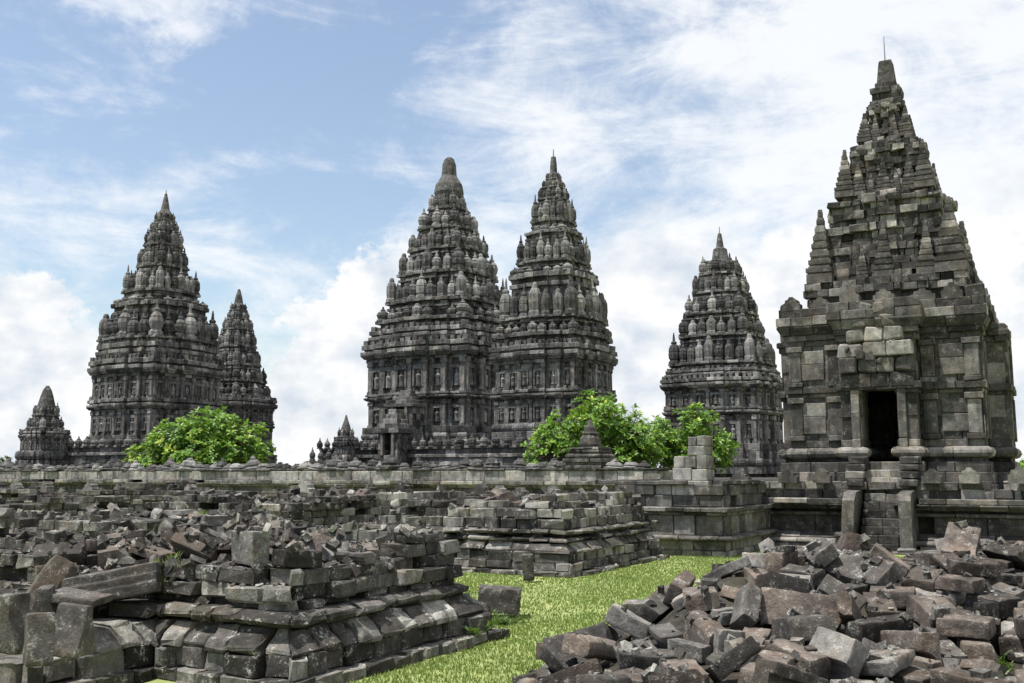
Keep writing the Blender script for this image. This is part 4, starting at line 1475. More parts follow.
SP.append(stone_obj('marker_stone', 'short upright marker stone on the lawn edge before the low moulded ruin', box_prof(.2, .4), .17, V(529, 580, 16.2), (R_(2), R_(-3), R_(25)), 8, cat='marker stone'))

# where every fallen stone came to rest: shape, size, place, turn
STONES = {
    'heap': [
        (25, 0.78, -0.216, 7.8, 0.388, 0.711, -0.013, -0.015, 0.703), (4, 0.56, -0.799, 10.243, 0.716, 0.888, 0.078, -0.01, 0.453),
        (15, 0.78, -1.019, 11.54, 0.86, 0.515, -0.182, 0.103, -0.831), (23, 0.83, -1.695, 12.974, 0.278, 0.086, 0.085, -0.246, -0.962),
        (14, 0.6, -3.508, 8.121, 0.306, 0.055, 0.641, -0.734, -0.217), (5, 0.76, -0.893, 7.907, 0.391, 0.527, 0.05, -0.072, 0.845),
        (5, 0.64, -0.873, 11.825, 0.782, 0.518, -0.018, 0.028, -0.855), (23, 0.9, -0.561, 11.17, 0.908, 0.269, 0.851, -0.424, -0.152),
        (25, 0.87, -3.645, 7.777, 0.297, 0.968, -0.202, -0.152, 0.017), (16, 0.73, -2.676, 12.476, 0.262, 0.936, -0.149, -0.182, -0.261),
        (15, 0.84, -2.047, 6.711, 0.479, 0.477, -0.253, -0.207, 0.816), (27, 0.56, -0.348, 11.818, 0.813, 0.208, -0.003, 0.005, -0.978),
        (5, 0.6, -1.312, 11.426, 0.796, 0.934, -0.065, 0.021, 0.351), (15, 0.6, -2.741, 11.615, 0.557, 0.784, -0.202, 0.005, 0.586),
        (1, 0.77, -1.83, 11.22, 0.787, 0.683, 0.03, -0.003, 0.73), (17, 0.85, -2.193, 12.937, 0.199, 0.562, 0.002, -0.225, -0.796),
        (6, 0.76, -2.795, 10.341, 0.827, 0.984, -0.04, 0.004, -0.174), (14, 0.78, -3.981, 9.983, 0.27, 0.799, -0.598, -0.006, -0.062),
        (12, 0.7, -1.233, 7.705, 0.405, 0.959, -0.035, 0.043, -0.278), (20, 0.82, -2.229, 8.845, 0.717, 0.356, -0.365, 0.452, -0.732),
        (9, 0.65, -1.022, 10.489, 0.811, 0.419, 0.174, -0.121, 0.883), (2, 0.69, -2.796, 7.48, 0.452, 0.475, 0.009, -0.07, 0.877),
        (21, 0.92, -0.375, 12.179, 0.839, 0.786, 0.061, -0.004, -0.615), (6, 0.86, -3.328, 7.294, 0.366, 0.043, 0.782, 0.614, -0.097),
        (6, 0.78, -2.002, 10.597, 0.819, 0.978, -0.013, 0.001, -0.21), (3, 0.64, -1.663, 10.18, 0.773, 0.251, 0.071, -0.059, 0.964),
        (26, 0.83, -2.311, 12.38, 0.471, 0.204, 0.091, 0.141, 0.964), (20, 0.61, -1.746, 10.465, 0.816, 0.612, 0.624, 0.372, 0.313),
        (1, 0.8, -0.862, 6.478, 0.263, 0.528, 0.037, -0.011, 0.848), (8, 0.56, -3.969, 10.52, 0.099, 0.698, 0.205, -0.138, -0.672),
        (22, 0.75, -1.731, 6.067, 0.267, 0.931, 0.011, 0.013, -0.364), (11, 0.72, -3.544, 7.199, 0.255, 0.338, -0.054, -0.932, -0.119),
        (13, 0.62, -0.684, 9.116, 0.576, 0.257, -0.664, 0.214, 0.668), (12, 0.88, -1.215, 11.877, 0.865, 0.432, -0.63, -0.448, 0.465),
        (24, 0.92, -3.242, 11.425, 0.478, 0.815, -0.286, -0.138, 0.484), (13, 0.74, -0.329, 10.367, 0.721, 0.026, -0.081, 0.066, -0.994),
        (15, 0.62, -2.606, 6.402, 0.346, 0.135, 0.05, -0.028, 0.989), (18, 0.55, -2.466, 8.268, 0.55, 0.382, 0.006, 0.036, -0.923),
        (26, 0.83, -3.878, 11.228, 0.195, 0.454, -0.718, -0.478, 0.224), (3, 0.82, -3.312, 9.25, 0.62, 0.439, -0.522, 0.666, -0.302),
        (8, 0.78, -2.048, 6.164, 0.283, 0.434, -0.012, 0.077, -0.897), (16, 0.56, -3.731, 10.603, 0.299, 0.925, 0.064, -0.325, -0.187),
        (0, 0.75, -3.602, 10.202, 0.414, 0.555, -0.276, -0.244, 0.746), (25, 0.72, -2.688, 10.918, 0.828, 0.972, -0.025, -0.012, -0.234),
        (4, 0.88, -2.349, 11.948, 0.565, 0.285, -0.168, 0.157, 0.931), (17, 0.83, -1.82, 6.68, 0.386, 0.713, 0.028, -0.041, 0.699),
        (12, 0.89, -0.648, 9.545, 0.61, 0.952, 0.057, 0.032, -0.3), (24, 0.56, -0.385, 9.163, 0.495, 0.989, 0.054, 0.087, 0.109),
        (26, 0.65, -1.29, 10.421, 0.761, 0.643, -0.004, 0.056, -0.764), (2, 0.85, -3.838, 9.648, 0.195, 0.033, 0.874, 0.402, 0.271),
        (16, 0.71, -2.137, 10.109, 0.812, 0.756, 0.049, -0.036, 0.652), (8, 0.82, -3.017, 9.785, 0.764, 0.774, -0.126, -0.189, 0.59),
        (20, 0.91, -2.481, 7.53, 0.499, 0.229, 0.355, 0.631, 0.651), (6, 0.64, -2.505, 12.631, 0.215, 0.338, -0.163, 0.165, 0.912),
        (16, 0.57, -0.898, 9.608, 0.762, 0.968, 0.032, -0, -0.248), (0, 0.9, -0.222, 8.438, 0.437, 0.984, 0.077, 0.029, -0.158),
        (25, 0.68, -3.712, 7.212, 0.118, 0.555, 0.109, -0.083, -0.82), (23, 0.7, -3.383, 6.952, 0.196, 0.912, -0.071, -0.179, 0.363),
        (5, 0.72, -0.71, 11.041, 0.798, 0.992, 0.037, 0.05, -0.113), (5, 0.58, -1.457, 12.511, 0.493, 0.467, 0.043, -0.235, -0.851),
        (27, 0.82, -3.869, 11.902, 0.144, 0.189, -0.111, 0.028, 0.975), (23, 0.77, -3.685, 9.345, 0.286, 0.561, 0.306, -0.182, -0.747),
        (23, 0.76, -3.085, 12.248, 0.243, 0.218, 0.915, 0.337, 0.026), (26, 0.64, -2.639, 5.746, 0.23, 0.647, 0.03, -0.071, 0.759),
        (13, 0.67, -0.974, 7.61, 0.372, 0.988, 0.003, 0.035, -0.148), (3, 0.91, -0.665, 8.189, 0.424, 0.766, 0.023, 0.042, -0.641),
        (19, 0.65, -1.808, 9.308, 0.665, 0.891, 0.115, 0.011, 0.439), (8, 0.69, -1.756, 5.721, 0.249, 0.991, 0.057, 0.025, -0.12),
        (11, 0.88, -1.753, 8.789, 0.675, 0.288, -0.009, -0.925, -0.249), (21, 0.77, -0.124, 10.609, 0.783, 0.017, 0.072, -0.348, 0.935),
        (5, 0.85, -1.478, 7.248, 0.461, 0.296, -0.12, -0.503, 0.803), (26, 0.6, -3.431, 11.562, 0.318, 0.364, 0.207, -0.232, -0.878),
        (25, 0.65, -2.311, 11.679, 0.719, 0.503, -0.813, 0.07, -0.285), (2, 0.56, -2.365, 11.461, 0.72, 0.748, -0.617, -0.025, -0.243),
        (23, 0.89, -1.969, 8.327, 0.61, 0.067, -0.113, 0.595, -0.793), (8, 0.65, -2.246, 9.205, 0.726, 0.954, -0.298, 0.012, 0.006),
        (27, 0.65, -0.742, 8.203, 0.6, 0.996, 0.05, -0.007, -0.067), (20, 0.87, -1.363, 8.256, 0.51, 0.907, 0.051, -0.014, 0.418),
        (20, 0.86, -2.042, 8.541, 0.619, 0.684, 0.722, 0.107, -0.003), (9, 0.6, -2.197, 7.739, 0.433, 0.691, 0.087, -0.066, 0.715),
        (13, 0.68, -0.482, 8.804, 0.474, 0.635, 0.122, -0.029, 0.763), (4, 0.58, -0.861, 10.733, 0.804, 0.673, 0.656, -0.177, -0.292),
        (13, 0.56, -1.457, 10.615, 0.786, 0.604, 0.052, -0.004, 0.795), (18, 0.78, -4.364, 12.102, 0.084, 0.995, 0.009, 0.005, 0.095),
        (3, 0.78, -1.018, 8.271, 0.455, 0.613, 0.006, 0.064, -0.788), (20, 0.83, -0.622, 7.131, 0.357, 0.97, 0.057, 0.005, -0.237),
        (22, 0.81, -1.562, 7.754, 0.411, 0.003, -0.37, 0.929, 0.016), (27, 0.66, -2.345, 8.062, 0.639, 0.674, -0.03, -0.472, 0.567),
        (8, 0.56, -0.68, 7.542, 0.388, 0.084, 0.044, -0.357, -0.929), (19, 0.81, -1.077, 7.829, 0.482, 0.247, -0.298, -0.613, 0.689),
        (25, 0.89, -1.718, 9.66, 0.812, 0.913, 0.32, -0.013, -0.255), (17, 0.87, -4.063, 10.531, 0.256, 0.169, -0.294, -0.052, 0.939),
        (18, 0.61, -3.156, 5.594, 0.111, 0.729, 0.151, -0.059, -0.665), (17, 0.66, -0.219, 11.373, 0.828, 0.346, -0.01, 0.078, -0.935),
        (11, 0.67, -3.261, 11.081, 0.603, 0.957, -0.155, -0.242, -0.034), (25, 0.58, -4.011, 10.156, 0.106, 0.092, -0.594, 0.795, 0.078),
        (7, 0.75, -2.483, 9.842, 0.847, 0.451, 0.469, -0.521, -0.553), (21, 0.56, -2.115, 7.177, 0.433, 0.674, -0.654, -0.235, 0.253),
        (14, 0.72, -1.278, 13.25, 0.213, 0.765, -0.101, -0.199, -0.604), (9, 0.6, -0.462, 7.374, 0.34, 0.011, 0.006, -0.046, 0.999),
        (17, 0.73, -3.505, 9.184, 0.439, 0.584, 0.283, -0.177, -0.74), (10, 0.89, -3.566, 12.334, 0.124, 0.281, -0.106, 0.065, 0.951),
        (18, 0.57, -2.609, 9.454, 0.74, 0.5, 0.068, -0.036, 0.863), (12, 0.84, -2.344, 6.595, 0.359, 0.433, 0.059, -0.014, 0.899),
        (5, 0.65, -2.386, 5.868, 0.267, 0.996, 0.062, -0.02, -0.057), (15, 0.62, -3.894, 8.556, 0.131, 0.122, -0.088, 0.946, -0.289),
        (7, 0.59, -0.539, 6.511, 0.277, 0.741, 0.009, 0.048, -0.67), (8, 0.74, -4.099, 11.308, 0.055, 0.701, 0.006, -0.009, -0.713),
        (25, 0.59, -1.915, 12.428, 0.4, 0.412, -0.175, 0.106, 0.888), (7, 0.76, -0.802, 12.409, 0.729, 0.966, -0.181, -0.059, 0.177),
        (20, 0.81, -1.731, 7.203, 0.423, 0.948, 0.068, 0.046, -0.307), (20, 0.56, -2.519, 7.238, 0.419, 0.983, 0.027, 0.022, -0.18),
        (22, 0.67, -3.869, 11.605, 0.165, 0.792, 0.122, -0.409, 0.437), (27, 0.64, -2.23, 9.578, 0.774, 0.98, 0.116, 0.014, -0.16),
        (22, 0.71, -3.886, 8.35, 0.068, 0.041, -0.153, 0.987, -0.004), (25, 0.89, -1.03, 11.268, 0.977, 0.679, 0.106, 0.223, -0.691),
        (17, 0.87, -2.109, 10.995, 0.918, 0.488, -0.076, 0.1, 0.864), (22, 0.86, -1.283, 6.527, 0.307, 0.051, 0.053, 0.003, 0.997),
        (6, 0.61, -1.189, 9.547, 0.63, 0.963, 0.025, 0.066, -0.259), (13, 0.57, -0.697, 8.68, 0.458, 0.968, 0.12, 0.019, 0.218),
        (4, 0.82, -1.546, 6.198, 0.427, 0.669, 0.566, 0.424, 0.228), (10, 0.79, -2.895, 7.106, 0.386, 0.852, 0.089, -0.047, -0.515),
        (16, 0.59, -1.614, 10.894, 0.798, 1, -0.002, -0.018, 0.021), (16, 0.58, -2.275, 6.274, 0.349, 0.393, -0.242, 0.503, -0.731),
        (23, 0.77, -2.111, 9.829, 0.957, 0.557, -0.167, -0.294, 0.759), (3, 0.65, -3.674, 8.592, 0.171, 0.562, -0.196, -0.214, 0.775),
        (15, 0.62, -1.189, 6.388, 0.409, 0.292, -0.048, 0.06, -0.953), (14, 0.65, -1.877, 8.937, 0.606, 0.907, 0.143, 0.019, 0.395),
        (23, 0.64, -1.587, 8.321, 0.636, 0.584, 0.402, -0.606, -0.36), (4, 0.55, -0.973, 9.725, 0.643, 0.802, 0.082, -0.025, 0.592),
        (1, 0.61, -1.187, 12.69, 0.477, 0.148, -0.132, 0.231, 0.952), (27, 0.88, -1.848, 7.882, 0.545, 0.888, 0, -0.081, -0.453),
        (0, 0.85, -2.835, 11.338, 0.685, 0.957, -0.143, -0.143, -0.21), (24, 0.73, -0.606, 11.99, 0.859, 0.925, 0.044, -0.353, 0.134),
        (4, 0.67, -3.275, 7.888, 0.489, 0.03, 0.961, 0.136, -0.238), (16, 0.65, -0.842, 10.235, 0.852, 0.989, 0.064, 0.019, 0.134),
        (27, 0.64, -2.695, 6.083, 0.364, 0.681, -0.026, -0.092, -0.726), (1, 0.89, -1.282, 7.407, 0.418, 0.964, 0.083, -0.084, -0.239),
        (2, 0.69, -1.588, 10.376, 0.87, 0.948, 0.035, 0.314, 0.043), (22, 0.66, -0.998, 7.364, 0.34, 0.958, 0.07, 0.014, -0.279),
        (15, 0.75, -2.48, 8.569, 0.648, 0.109, 0.082, 0.188, 0.973), (18, 0.57, -1.866, 7.536, 0.4, 0.973, 0.043, 0.008, -0.228),
        (21, 0.63, -1.679, 9.904, 0.729, 0.927, 0.097, 0.024, 0.361), (7, 0.61, -0.329, 9.425, 0.586, 0.539, 0.64, 0.376, 0.398),
        (10, 0.74, -0.217, 7.076, 0.387, 0.738, 0.204, 0.066, -0.64), (6, 0.61, -1.032, 6.224, 0.258, 0.902, 0.032, 0.064, -0.425),
        (12, 0.61, -0.563, 10.023, 0.653, 0.219, 0.079, -0.115, 0.966), (25, 0.6, -0.137, 10.947, 0.763, 0.545, 0.013, -0.048, 0.837),
        (25, 0.79, -2.855, 8.503, 0.638, 0.821, 0.094, -0.045, -0.562), (7, 0.73, -3.285, 5.959, 0.16, 0.977, 0.093, -0.162, 0.099),
        (24, 0.71, -3.949, 7.915, 0.048, 0.029, 0.79, -0.612, 0.011), (3, 0.62, -2.449, 10.3, 0.807, 0.319, -0.395, -0.675, 0.535),
        (18, 0.8, -3.899, 8.077, 0.168, 0.988, -0.072, -0.006, 0.136), (15, 0.92, -1.281, 12.397, 0.681, 0.965, -0.225, 0.021, -0.131),
        (12, 0.62, -1.073, 12.971, 0.39, 0.782, -0.118, -0.254, -0.557), (9, 0.65, -2.584, 12.199, 0.509, 0.037, -0.42, 0.325, 0.847),
        (23, 0.66, -0.921, 6.864, 0.31, 0.193, -0.025, 0.063, -0.979), (7, 0.67, -3.706, 7.576, 0.14, 0.117, -0.209, 0.008, 0.971),
        (12, 0.81, -3.848, 11.897, 0.321, 0.272, -0.111, -0.011, 0.956), (26, 0.76, -3.908, 8.993, 0.106, 0.633, -0.142, -0.175, 0.74),
        (26, 0.57, -0.484, 10.642, 0.729, 0.967, 0.042, 0.014, 0.252), (25, 0.83, -1.674, 12.618, 0.522, 0.568, -0.381, 0.07, 0.727),
        (27, 0.8, -1.243, 9.921, 0.73, 0.727, 0.096, -0.042, 0.678), (21, 0.85, -3.125, 12.595, 0.124, 0.111, 0.425, 0.896, -0.067),
        (12, 0.7, -1.498, 11.859, 0.767, 0.074, 0.332, 0.937, -0.081), (15, 0.59, -1.201, 7.035, 0.303, 0.992, 0.029, -0.002, 0.12),
        (3, 0.85, -1.411, 9.323, 0.646, 0.997, 0.062, 0.012, 0.051), (25, 0.87, -1.023, 8.959, 0.565, 0.531, 0.093, -0.012, 0.842),
        (1, 0.82, -0.771, 8.469, 0.529, 0.004, 0.077, 0.487, 0.87), (2, 0.78, -2.677, 6.801, 0.398, 0.974, 0.048, 0.029, 0.22),
        (22, 0.69, -3.135, 8.875, 0.569, 0.768, 0.217, -0.15, -0.583), (9, 0.9, -0.154, 8.406, 0.613, 0.992, 0.085, 0.018, 0.089),
        (3, 0.56, -1.51, 12.283, 0.578, 0.048, -0.135, 0.221, 0.965), (20, 0.63, -3.513, 6.589, 0.14, 0.067, -0.382, -0.831, 0.4),
        (19, 0.87, -0.123, 8.983, 0.582, 0.149, 0.011, 0.981, -0.12), (22, 0.61, -2.225, 7.22, 0.466, 0.629, 0.276, 0.657, -0.31),
        (22, 0.6, -1.978, 12.71, 0.343, 0.833, -0.536, -0.095, 0.1), (2, 0.81, -1.451, 8.922, 0.584, 0.794, 0.098, 0.087, -0.594),
        (10, 0.56, -4.055, 9.841, 0.096, 0.078, 0.158, 0.96, 0.22),
    ],
    'near': [
        (7, 0.82, -8.719, 6.594, 0.93, 0.368, -0.09, 0.304, -0.874), (11, 0.76, -6.87, 7.631, 0.791, 0.993, -0.006, 0.008, 0.116),
        (1, 0.69, -6.954, 7.898, 0.883, 0.025, -0.57, 0.75, -0.336), (13, 0.76, -8.886, 7.073, 0.801, 0.999, 0.025, -0.013, -0.041),
        (16, 0.53, -5.792, 7.495, 0.943, 0.051, 0.009, -0.005, 0.999), (4, 0.8, -7.314, 8.017, 0.812, 0.611, -0.005, -0.018, 0.791),
        (8, 0.56, -7.881, 7.822, 0.762, 0.756, 0.002, -0.001, 0.654), (12, 0.55, -8.65, 8.674, 0.948, 0.707, -0.02, -0.029, 0.706),
        (23, 0.82, -8.843, 7.531, 0.83, 0.771, -0.2, 0.165, -0.581), (17, 0.77, -8.301, 8.006, 0.814, 0.997, -0.012, 0, -0.072),
        (27, 0.58, -9.004, 6.88, 0.967, 0.973, -0.046, 0.037, 0.222), (27, 0.82, -6.443, 7.693, 0.818, 0.219, 0.002, -0.01, 0.976),
        (27, 0.58, -8.508, 11.625, 0.071, 0.948, -0.01, -0.001, -0.319), (11, 0.54, -7.764, 7.221, 0.772, 0.983, -0.007, 0.007, 0.181),
        (27, 0.81, -11.737, 7.66, 0.091, 0.01, -0.477, 0.879, -0.004), (2, 0.68, -7.245, 7.715, 0.894, 0.776, 0.235, 0.263, -0.523),
        (2, 0.81, -7.999, 7.225, 0.816, 0.624, -0.382, 0.369, -0.574), (12, 0.74, -6.835, 7.108, 0.794, 0.548, 0.002, -0.023, 0.836),
        (7, 0.81, -6.571, 7.983, 0.975, 0.84, -0.198, -0.018, -0.505), (20, 0.72, -9.704, 16.843, 1.089, 0.074, 0.004, 0.011, -0.997),
        (15, 0.8, -6.207, 6.929, 0.887, 0.637, -0.417, -0.281, -0.584), (21, 0.86, -7.031, 7.956, 0.968, 0.707, -0.049, -0.311, -0.634),
        (1, 0.71, -6.669, 8.222, 0.765, 0.81, 0.02, 0.006, 0.587), (3, 0.66, -6.554, 6.928, 0.785, 0.069, 0.006, -0.003, -0.998),
        (10, 0.51, -7.658, 7.877, 0.763, 0.706, 0.005, -0.003, -0.708), (8, 0.64, -8.413, 8.276, 0.767, 0.065, 0.002, 0.001, 0.998),
        (24, 0.73, -8.285, 7.756, 0.947, 0.955, -0.083, 0.218, -0.182), (7, 0.82, -8.318, 6.883, 0.961, 0.924, 0.146, 0.13, -0.328),
        (23, 0.83, -8.864, 8.137, 0.96, 0.708, 0.655, 0.029, -0.264), (27, 0.63, -7.688, 11.055, 0.072, 0, 0.638, 0.77, -0.011),
        (14, 0.56, -6.835, 7.453, 0.818, 0.111, 0.094, -0.696, -0.703), (19, 0.6, -8.649, 8.575, 1.174, 0.822, 0.039, 0.041, 0.566),
        (3, 0.54, -6.994, 9.754, 0.067, 0.217, -0.332, -0.753, 0.525), (6, 0.73, -6.597, 7.3, 0.864, 0.364, -0.28, 0.323, -0.827),
        (10, 0.55, -7.933, 7.547, 0.915, 0.567, -0.151, -0.641, -0.495), (24, 0.61, -5.788, 8.319, 1.057, 0.753, -0.035, 0.031, 0.656),
        (21, 0.83, -5.836, 6.734, 0.989, 0.545, -0.022, -0.025, -0.837), (22, 0.65, -6.868, 7.634, 0.928, 0.436, -0.01, -0.119, -0.892),
        (12, 0.62, -6.108, 7.486, 0.625, 0.636, 0.214, -0.709, 0.216), (14, 0.81, -8.403, 7.697, 0.871, 0.977, -0.021, 0.198, -0.072),
        (24, 0.85, -7.092, 7.569, 1.022, 0.993, -0.099, -0.048, -0.031), (0, 0.81, -6.34, 6.697, 1.059, 0.69, 0.689, -0.16, -0.153),
        (21, 0.71, -7.047, 8.287, 0.792, 0.926, 0.034, 0.011, -0.375), (9, 0.81, -7.114, 7.146, 1.002, 0.382, -0.112, -0.312, -0.863),
        (0, 0.54, -7.72, 7.052, 0.879, 0.646, 0.724, 0.038, -0.239), (8, 0.64, -6.941, 7.013, 0.961, 0.94, -0.338, -0.026, -0.047),
        (5, 0.6, -8.938, 7.992, 0.856, 0.37, 0.578, 0.359, -0.633), (23, 0.72, -8.114, 8.311, 0.961, 0.631, 0.336, 0.327, -0.618),
        (12, 0.54, -6.816, 7.343, 0.806, 0.666, -0.729, -0.115, 0.109), (1, 0.85, -6.126, 7.817, 0.962, 0.9, 0.089, 0.031, 0.426),
        (19, 0.78, -7.532, 8.354, 0.883, 0.357, -0.86, 0.145, -0.334), (20, 0.59, -7.782, 6.895, 0.876, 0.935, 0.19, -0.297, 0.039),
        (10, 0.66, -7.276, 7.379, 0.774, 0.196, 0.002, -0.005, -0.981), (13, 0.8, -6.829, 8.397, 0.868, 0.371, -0.24, -0.068, 0.894),
        (21, 0.53, -7.727, 8.185, 0.775, 0.936, 0.004, 0.021, 0.352), (3, 0.62, -8.657, 7.155, 0.863, 0.312, -0.452, -0.811, -0.199),
        (27, 0.85, -6.625, 23.343, 0.151, 0.042, -0.001, -0.018, 0.999), (9, 0.69, -9.125, 7.107, 0.97, 0.984, -0.011, 0.005, 0.179),
        (20, 0.8, -6.201, 8.033, 0.766, 0.468, -0.292, 0.18, -0.814), (20, 0.55, -7.863, 8.757, 0.963, 0.703, -0.015, 0, -0.711),
        (8, 0.8, -7.141, 6.84, 0.984, 0.203, -0.117, -0.332, -0.914), (12, 0.58, -7.285, 8.404, 0.849, 0.686, 0.006, 0.692, -0.227),
        (6, 0.73, -7.598, 7.575, 0.793, 0.974, -0.022, 0.001, 0.224), (14, 0.52, -6.398, 8.13, 0.824, 0.895, -0.027, -0.223, -0.385),
        (12, 0.6, -6.066, 7.556, 1.002, 0.728, 0.354, 0.038, 0.586), (14, 0.55, -9.127, 7.765, 1.002, 0.259, -0.265, 0.675, -0.638),
        (22, 0.84, -8.212, 6.176, 0.743, 0.398, -0.36, 0.576, -0.617), (27, 0.72, -6.4, 9.746, 0.087, 0.589, -0.002, -0.01, 0.808),
        (24, 0.63, -7.774, 6.599, 0.879, 0.01, 0.965, 0.062, 0.255), (22, 0.69, -7.099, 7.434, 0.94, 0.204, 0.542, 0.779, -0.24),
        (5, 0.53, -8.384, 9.823, 0.058, 0.191, -0.475, 0.79, -0.338), (0, 0.65, -8.177, 7.503, 0.941, 0.344, 0.582, -0.26, 0.689),
        (24, 0.77, -7.791, 7.452, 0.897, 0.191, 0.65, 0.181, -0.713), (10, 0.67, -8.673, 7.67, 0.858, 0.763, 0.107, 0.241, 0.59),
        (26, 0.55, -7.286, 7.134, 0.831, 0.307, 0.113, -0.118, 0.938), (14, 0.51, -7.444, 7.797, 0.812, 0.614, -0.6, 0.342, -0.383),
        (3, 0.58, -7.344, 6.978, 0.857, 0.824, 0.357, 0.078, -0.433), (27, 0.6, -6.203, 7.221, 0.686, 0.278, -0.629, -0.377, 0.621),
        (18, 0.82, -8.394, 7.225, 0.808, 0.82, 0.01, -0.003, -0.572), (1, 0.61, -7.613, 7.722, 0.88, 0.424, -0.051, 0.11, 0.898),
        (8, 0.64, -7.517, 6.668, 0.976, 0.989, -0.016, 0.119, 0.09), (17, 0.79, -7.838, 5.798, 0.725, 0.704, 0.111, -0.475, 0.517),
    ],
    'broken': [
        (16, 0.61, -12.134, 11.342, 0.867, 0.004, 0.096, 0.995, -0.001), (13, 0.9, -12.861, 11.424, 0.895, 0.747, 0.012, -0.026, -0.664),
        (23, 0.81, -13.987, 12.219, 0.885, 0.999, -0.033, 0.017, -0.015), (21, 0.86, -12.682, 12.586, 0.886, 0.787, -0.002, 0.022, 0.617),
        (11, 0.81, -13.135, 12.324, 0.918, 0.453, 0.451, -0.562, -0.525), (12, 0.71, -13.219, 9.77, 0.911, 0.224, -0.249, -0.694, 0.637),
        (4, 0.92, -14.346, 12.72, 0.905, 0.982, -0.009, 0.001, -0.187), (13, 0.61, -11.886, 12.131, 0.886, 0.537, 0.499, 0.472, 0.49),
        (14, 0.65, -13.963, 10.123, 0.866, 0.042, 0.017, 0.001, 0.999), (26, 0.6, -14.076, 9.55, 1.12, 0.848, 0.023, 0.03, 0.529),
        (10, 0.67, -13.351, 10.574, 0.855, 0.999, 0.006, 0.001, -0.04), (21, 0.69, -13.022, 12.704, 0.87, 0.997, 0.013, 0.018, -0.068),
        (19, 0.68, -13.799, 9.437, 1.134, 0.141, -0.008, 0.023, 0.99), (10, 0.68, -14.205, 11.362, 0.855, 0.859, 0.004, 0.004, 0.512),
        (19, 0.94, -12.439, 12.068, 0.929, 0.673, 0.675, 0.226, 0.201),
    ],
    'half': [
        (18, 1.11, -14.884, 17.872, 1.016, 0.655, 0.009, -0.005, -0.755), (25, 0.88, -14.583, 18.877, 1.137, 0.738, 0.211, -0.187, 0.613),
        (0, 0.92, -16.295, 16.147, 1.088, 0.257, -0.963, -0.076, -0.031), (3, 1, -14.723, 18.451, 1.125, 0.038, -0.718, 0.041, 0.694),
        (23, 0.82, -15.968, 16.442, 0.987, 0.998, -0.006, -0.007, 0.061), (26, 1.05, -15.733, 17.8, 0.996, 0.056, 0.007, 0.012, 0.998),
        (8, 0.85, -14.693, 17.002, 0.959, 0.004, 0.682, -0.731, -0.016), (20, 1.13, -16.88, 17.057, 1.036, 0.696, -0.011, -0.004, 0.718),
        (7, 1.03, -17.268, 16.892, 1.076, 0.496, 0.495, 0.49, 0.518), (26, 0.92, -18.83, 18.334, 0.084, 0.008, -0.737, -0.676, 0.01),
        (19, 0.99, -15.194, 16.543, 0.989, 0.183, -0.338, -0.797, 0.467),
    ],
    'lawn': [
        (14, 0.8, -9.607, 17.394, 1.082, 0.907, 0.048, -0.021, -0.417), (2, 0.95, -9.559, 18.046, 1.093, 0.395, 0.015, -0.018, -0.918),
        (3, 0.81, -9.071, 17.589, 1.078, 0.62, 0.006, 0.001, -0.784), (0, 0.96, -9.273, 18.745, 1.107, 0.125, 0.005, 0.005, 0.992),
        (5, 1.02, -10.167, 16.865, 1.098, 0.053, 0.003, -0.016, 0.998), (27, 1.06, -9.845, 17.23, 1.2, 0.115, 0.213, 0.961, 0.131),
    ],
    'lowwall': [
        (17, 0.85, -20.219, 23.187, 1.079, 0.703, -0.018, 0.71, 0.04), (20, 1.05, -26.558, 22.714, 1.303, 0.925, -0.006, 0.002, 0.379),
        (9, 0.98, -10.478, 23.266, 1.116, 0.026, -0.004, 0.012, -1), (0, 1.11, -27.702, 23.997, 1.304, 0.486, 0.011, 0.007, 0.874),
        (10, 0.8, -28.815, 23.193, 0.956, 0.79, -0.489, 0.201, -0.312), (17, 1.13, -24.988, 23.346, 1.192, 0.019, -0.874, -0.064, -0.482),
        (2, 0.97, -28.898, 23.535, 0.941, 0.699, 0.692, -0.13, -0.129), (0, 0.92, -28.427, 23.62, 1.099, 0.319, 0.618, 0.306, -0.651),
    ],
}

# ------------------------------------------------------------------ the fallen stones, each one a thing of its own
VAR = [stone_variant(v) for v in range(NVAR)]
SHAPES = ('oblong block', 'flat slab', 'stepped moulding stone', 'wedge-shaped block', 'grooved block', 'swept-foot stone', 'round-edged stone')
HEAPS = {'heap': 'right-hand heap', 'near': 'near corner ruin', 'broken': 'ruin with grass tufts', 'half': 'half-collapsed ruin',
         'lawn': 'low ruin on the lawn', 'lowwall': 'broken low wall'}


def where(pile, px, py, d):
    if pile == 'heap':
        side = 'lawn end of' if px < 640 else ('middle of' if px < 800 else ('below the stair,' if px < 915 else 'outer end of'))
        row = 'front' if d < 7.3 else ('crest' if d > 9.6 else 'slope')
        return f'{row}, {side} right-hand heap'
    if pile == 'near':
        return ('foremost edge' if d < 8.2 else ('back edge' if d > 9.8 else 'midst')) + ' of near corner ruin'
    return 'on ' + HEAPS[pile]


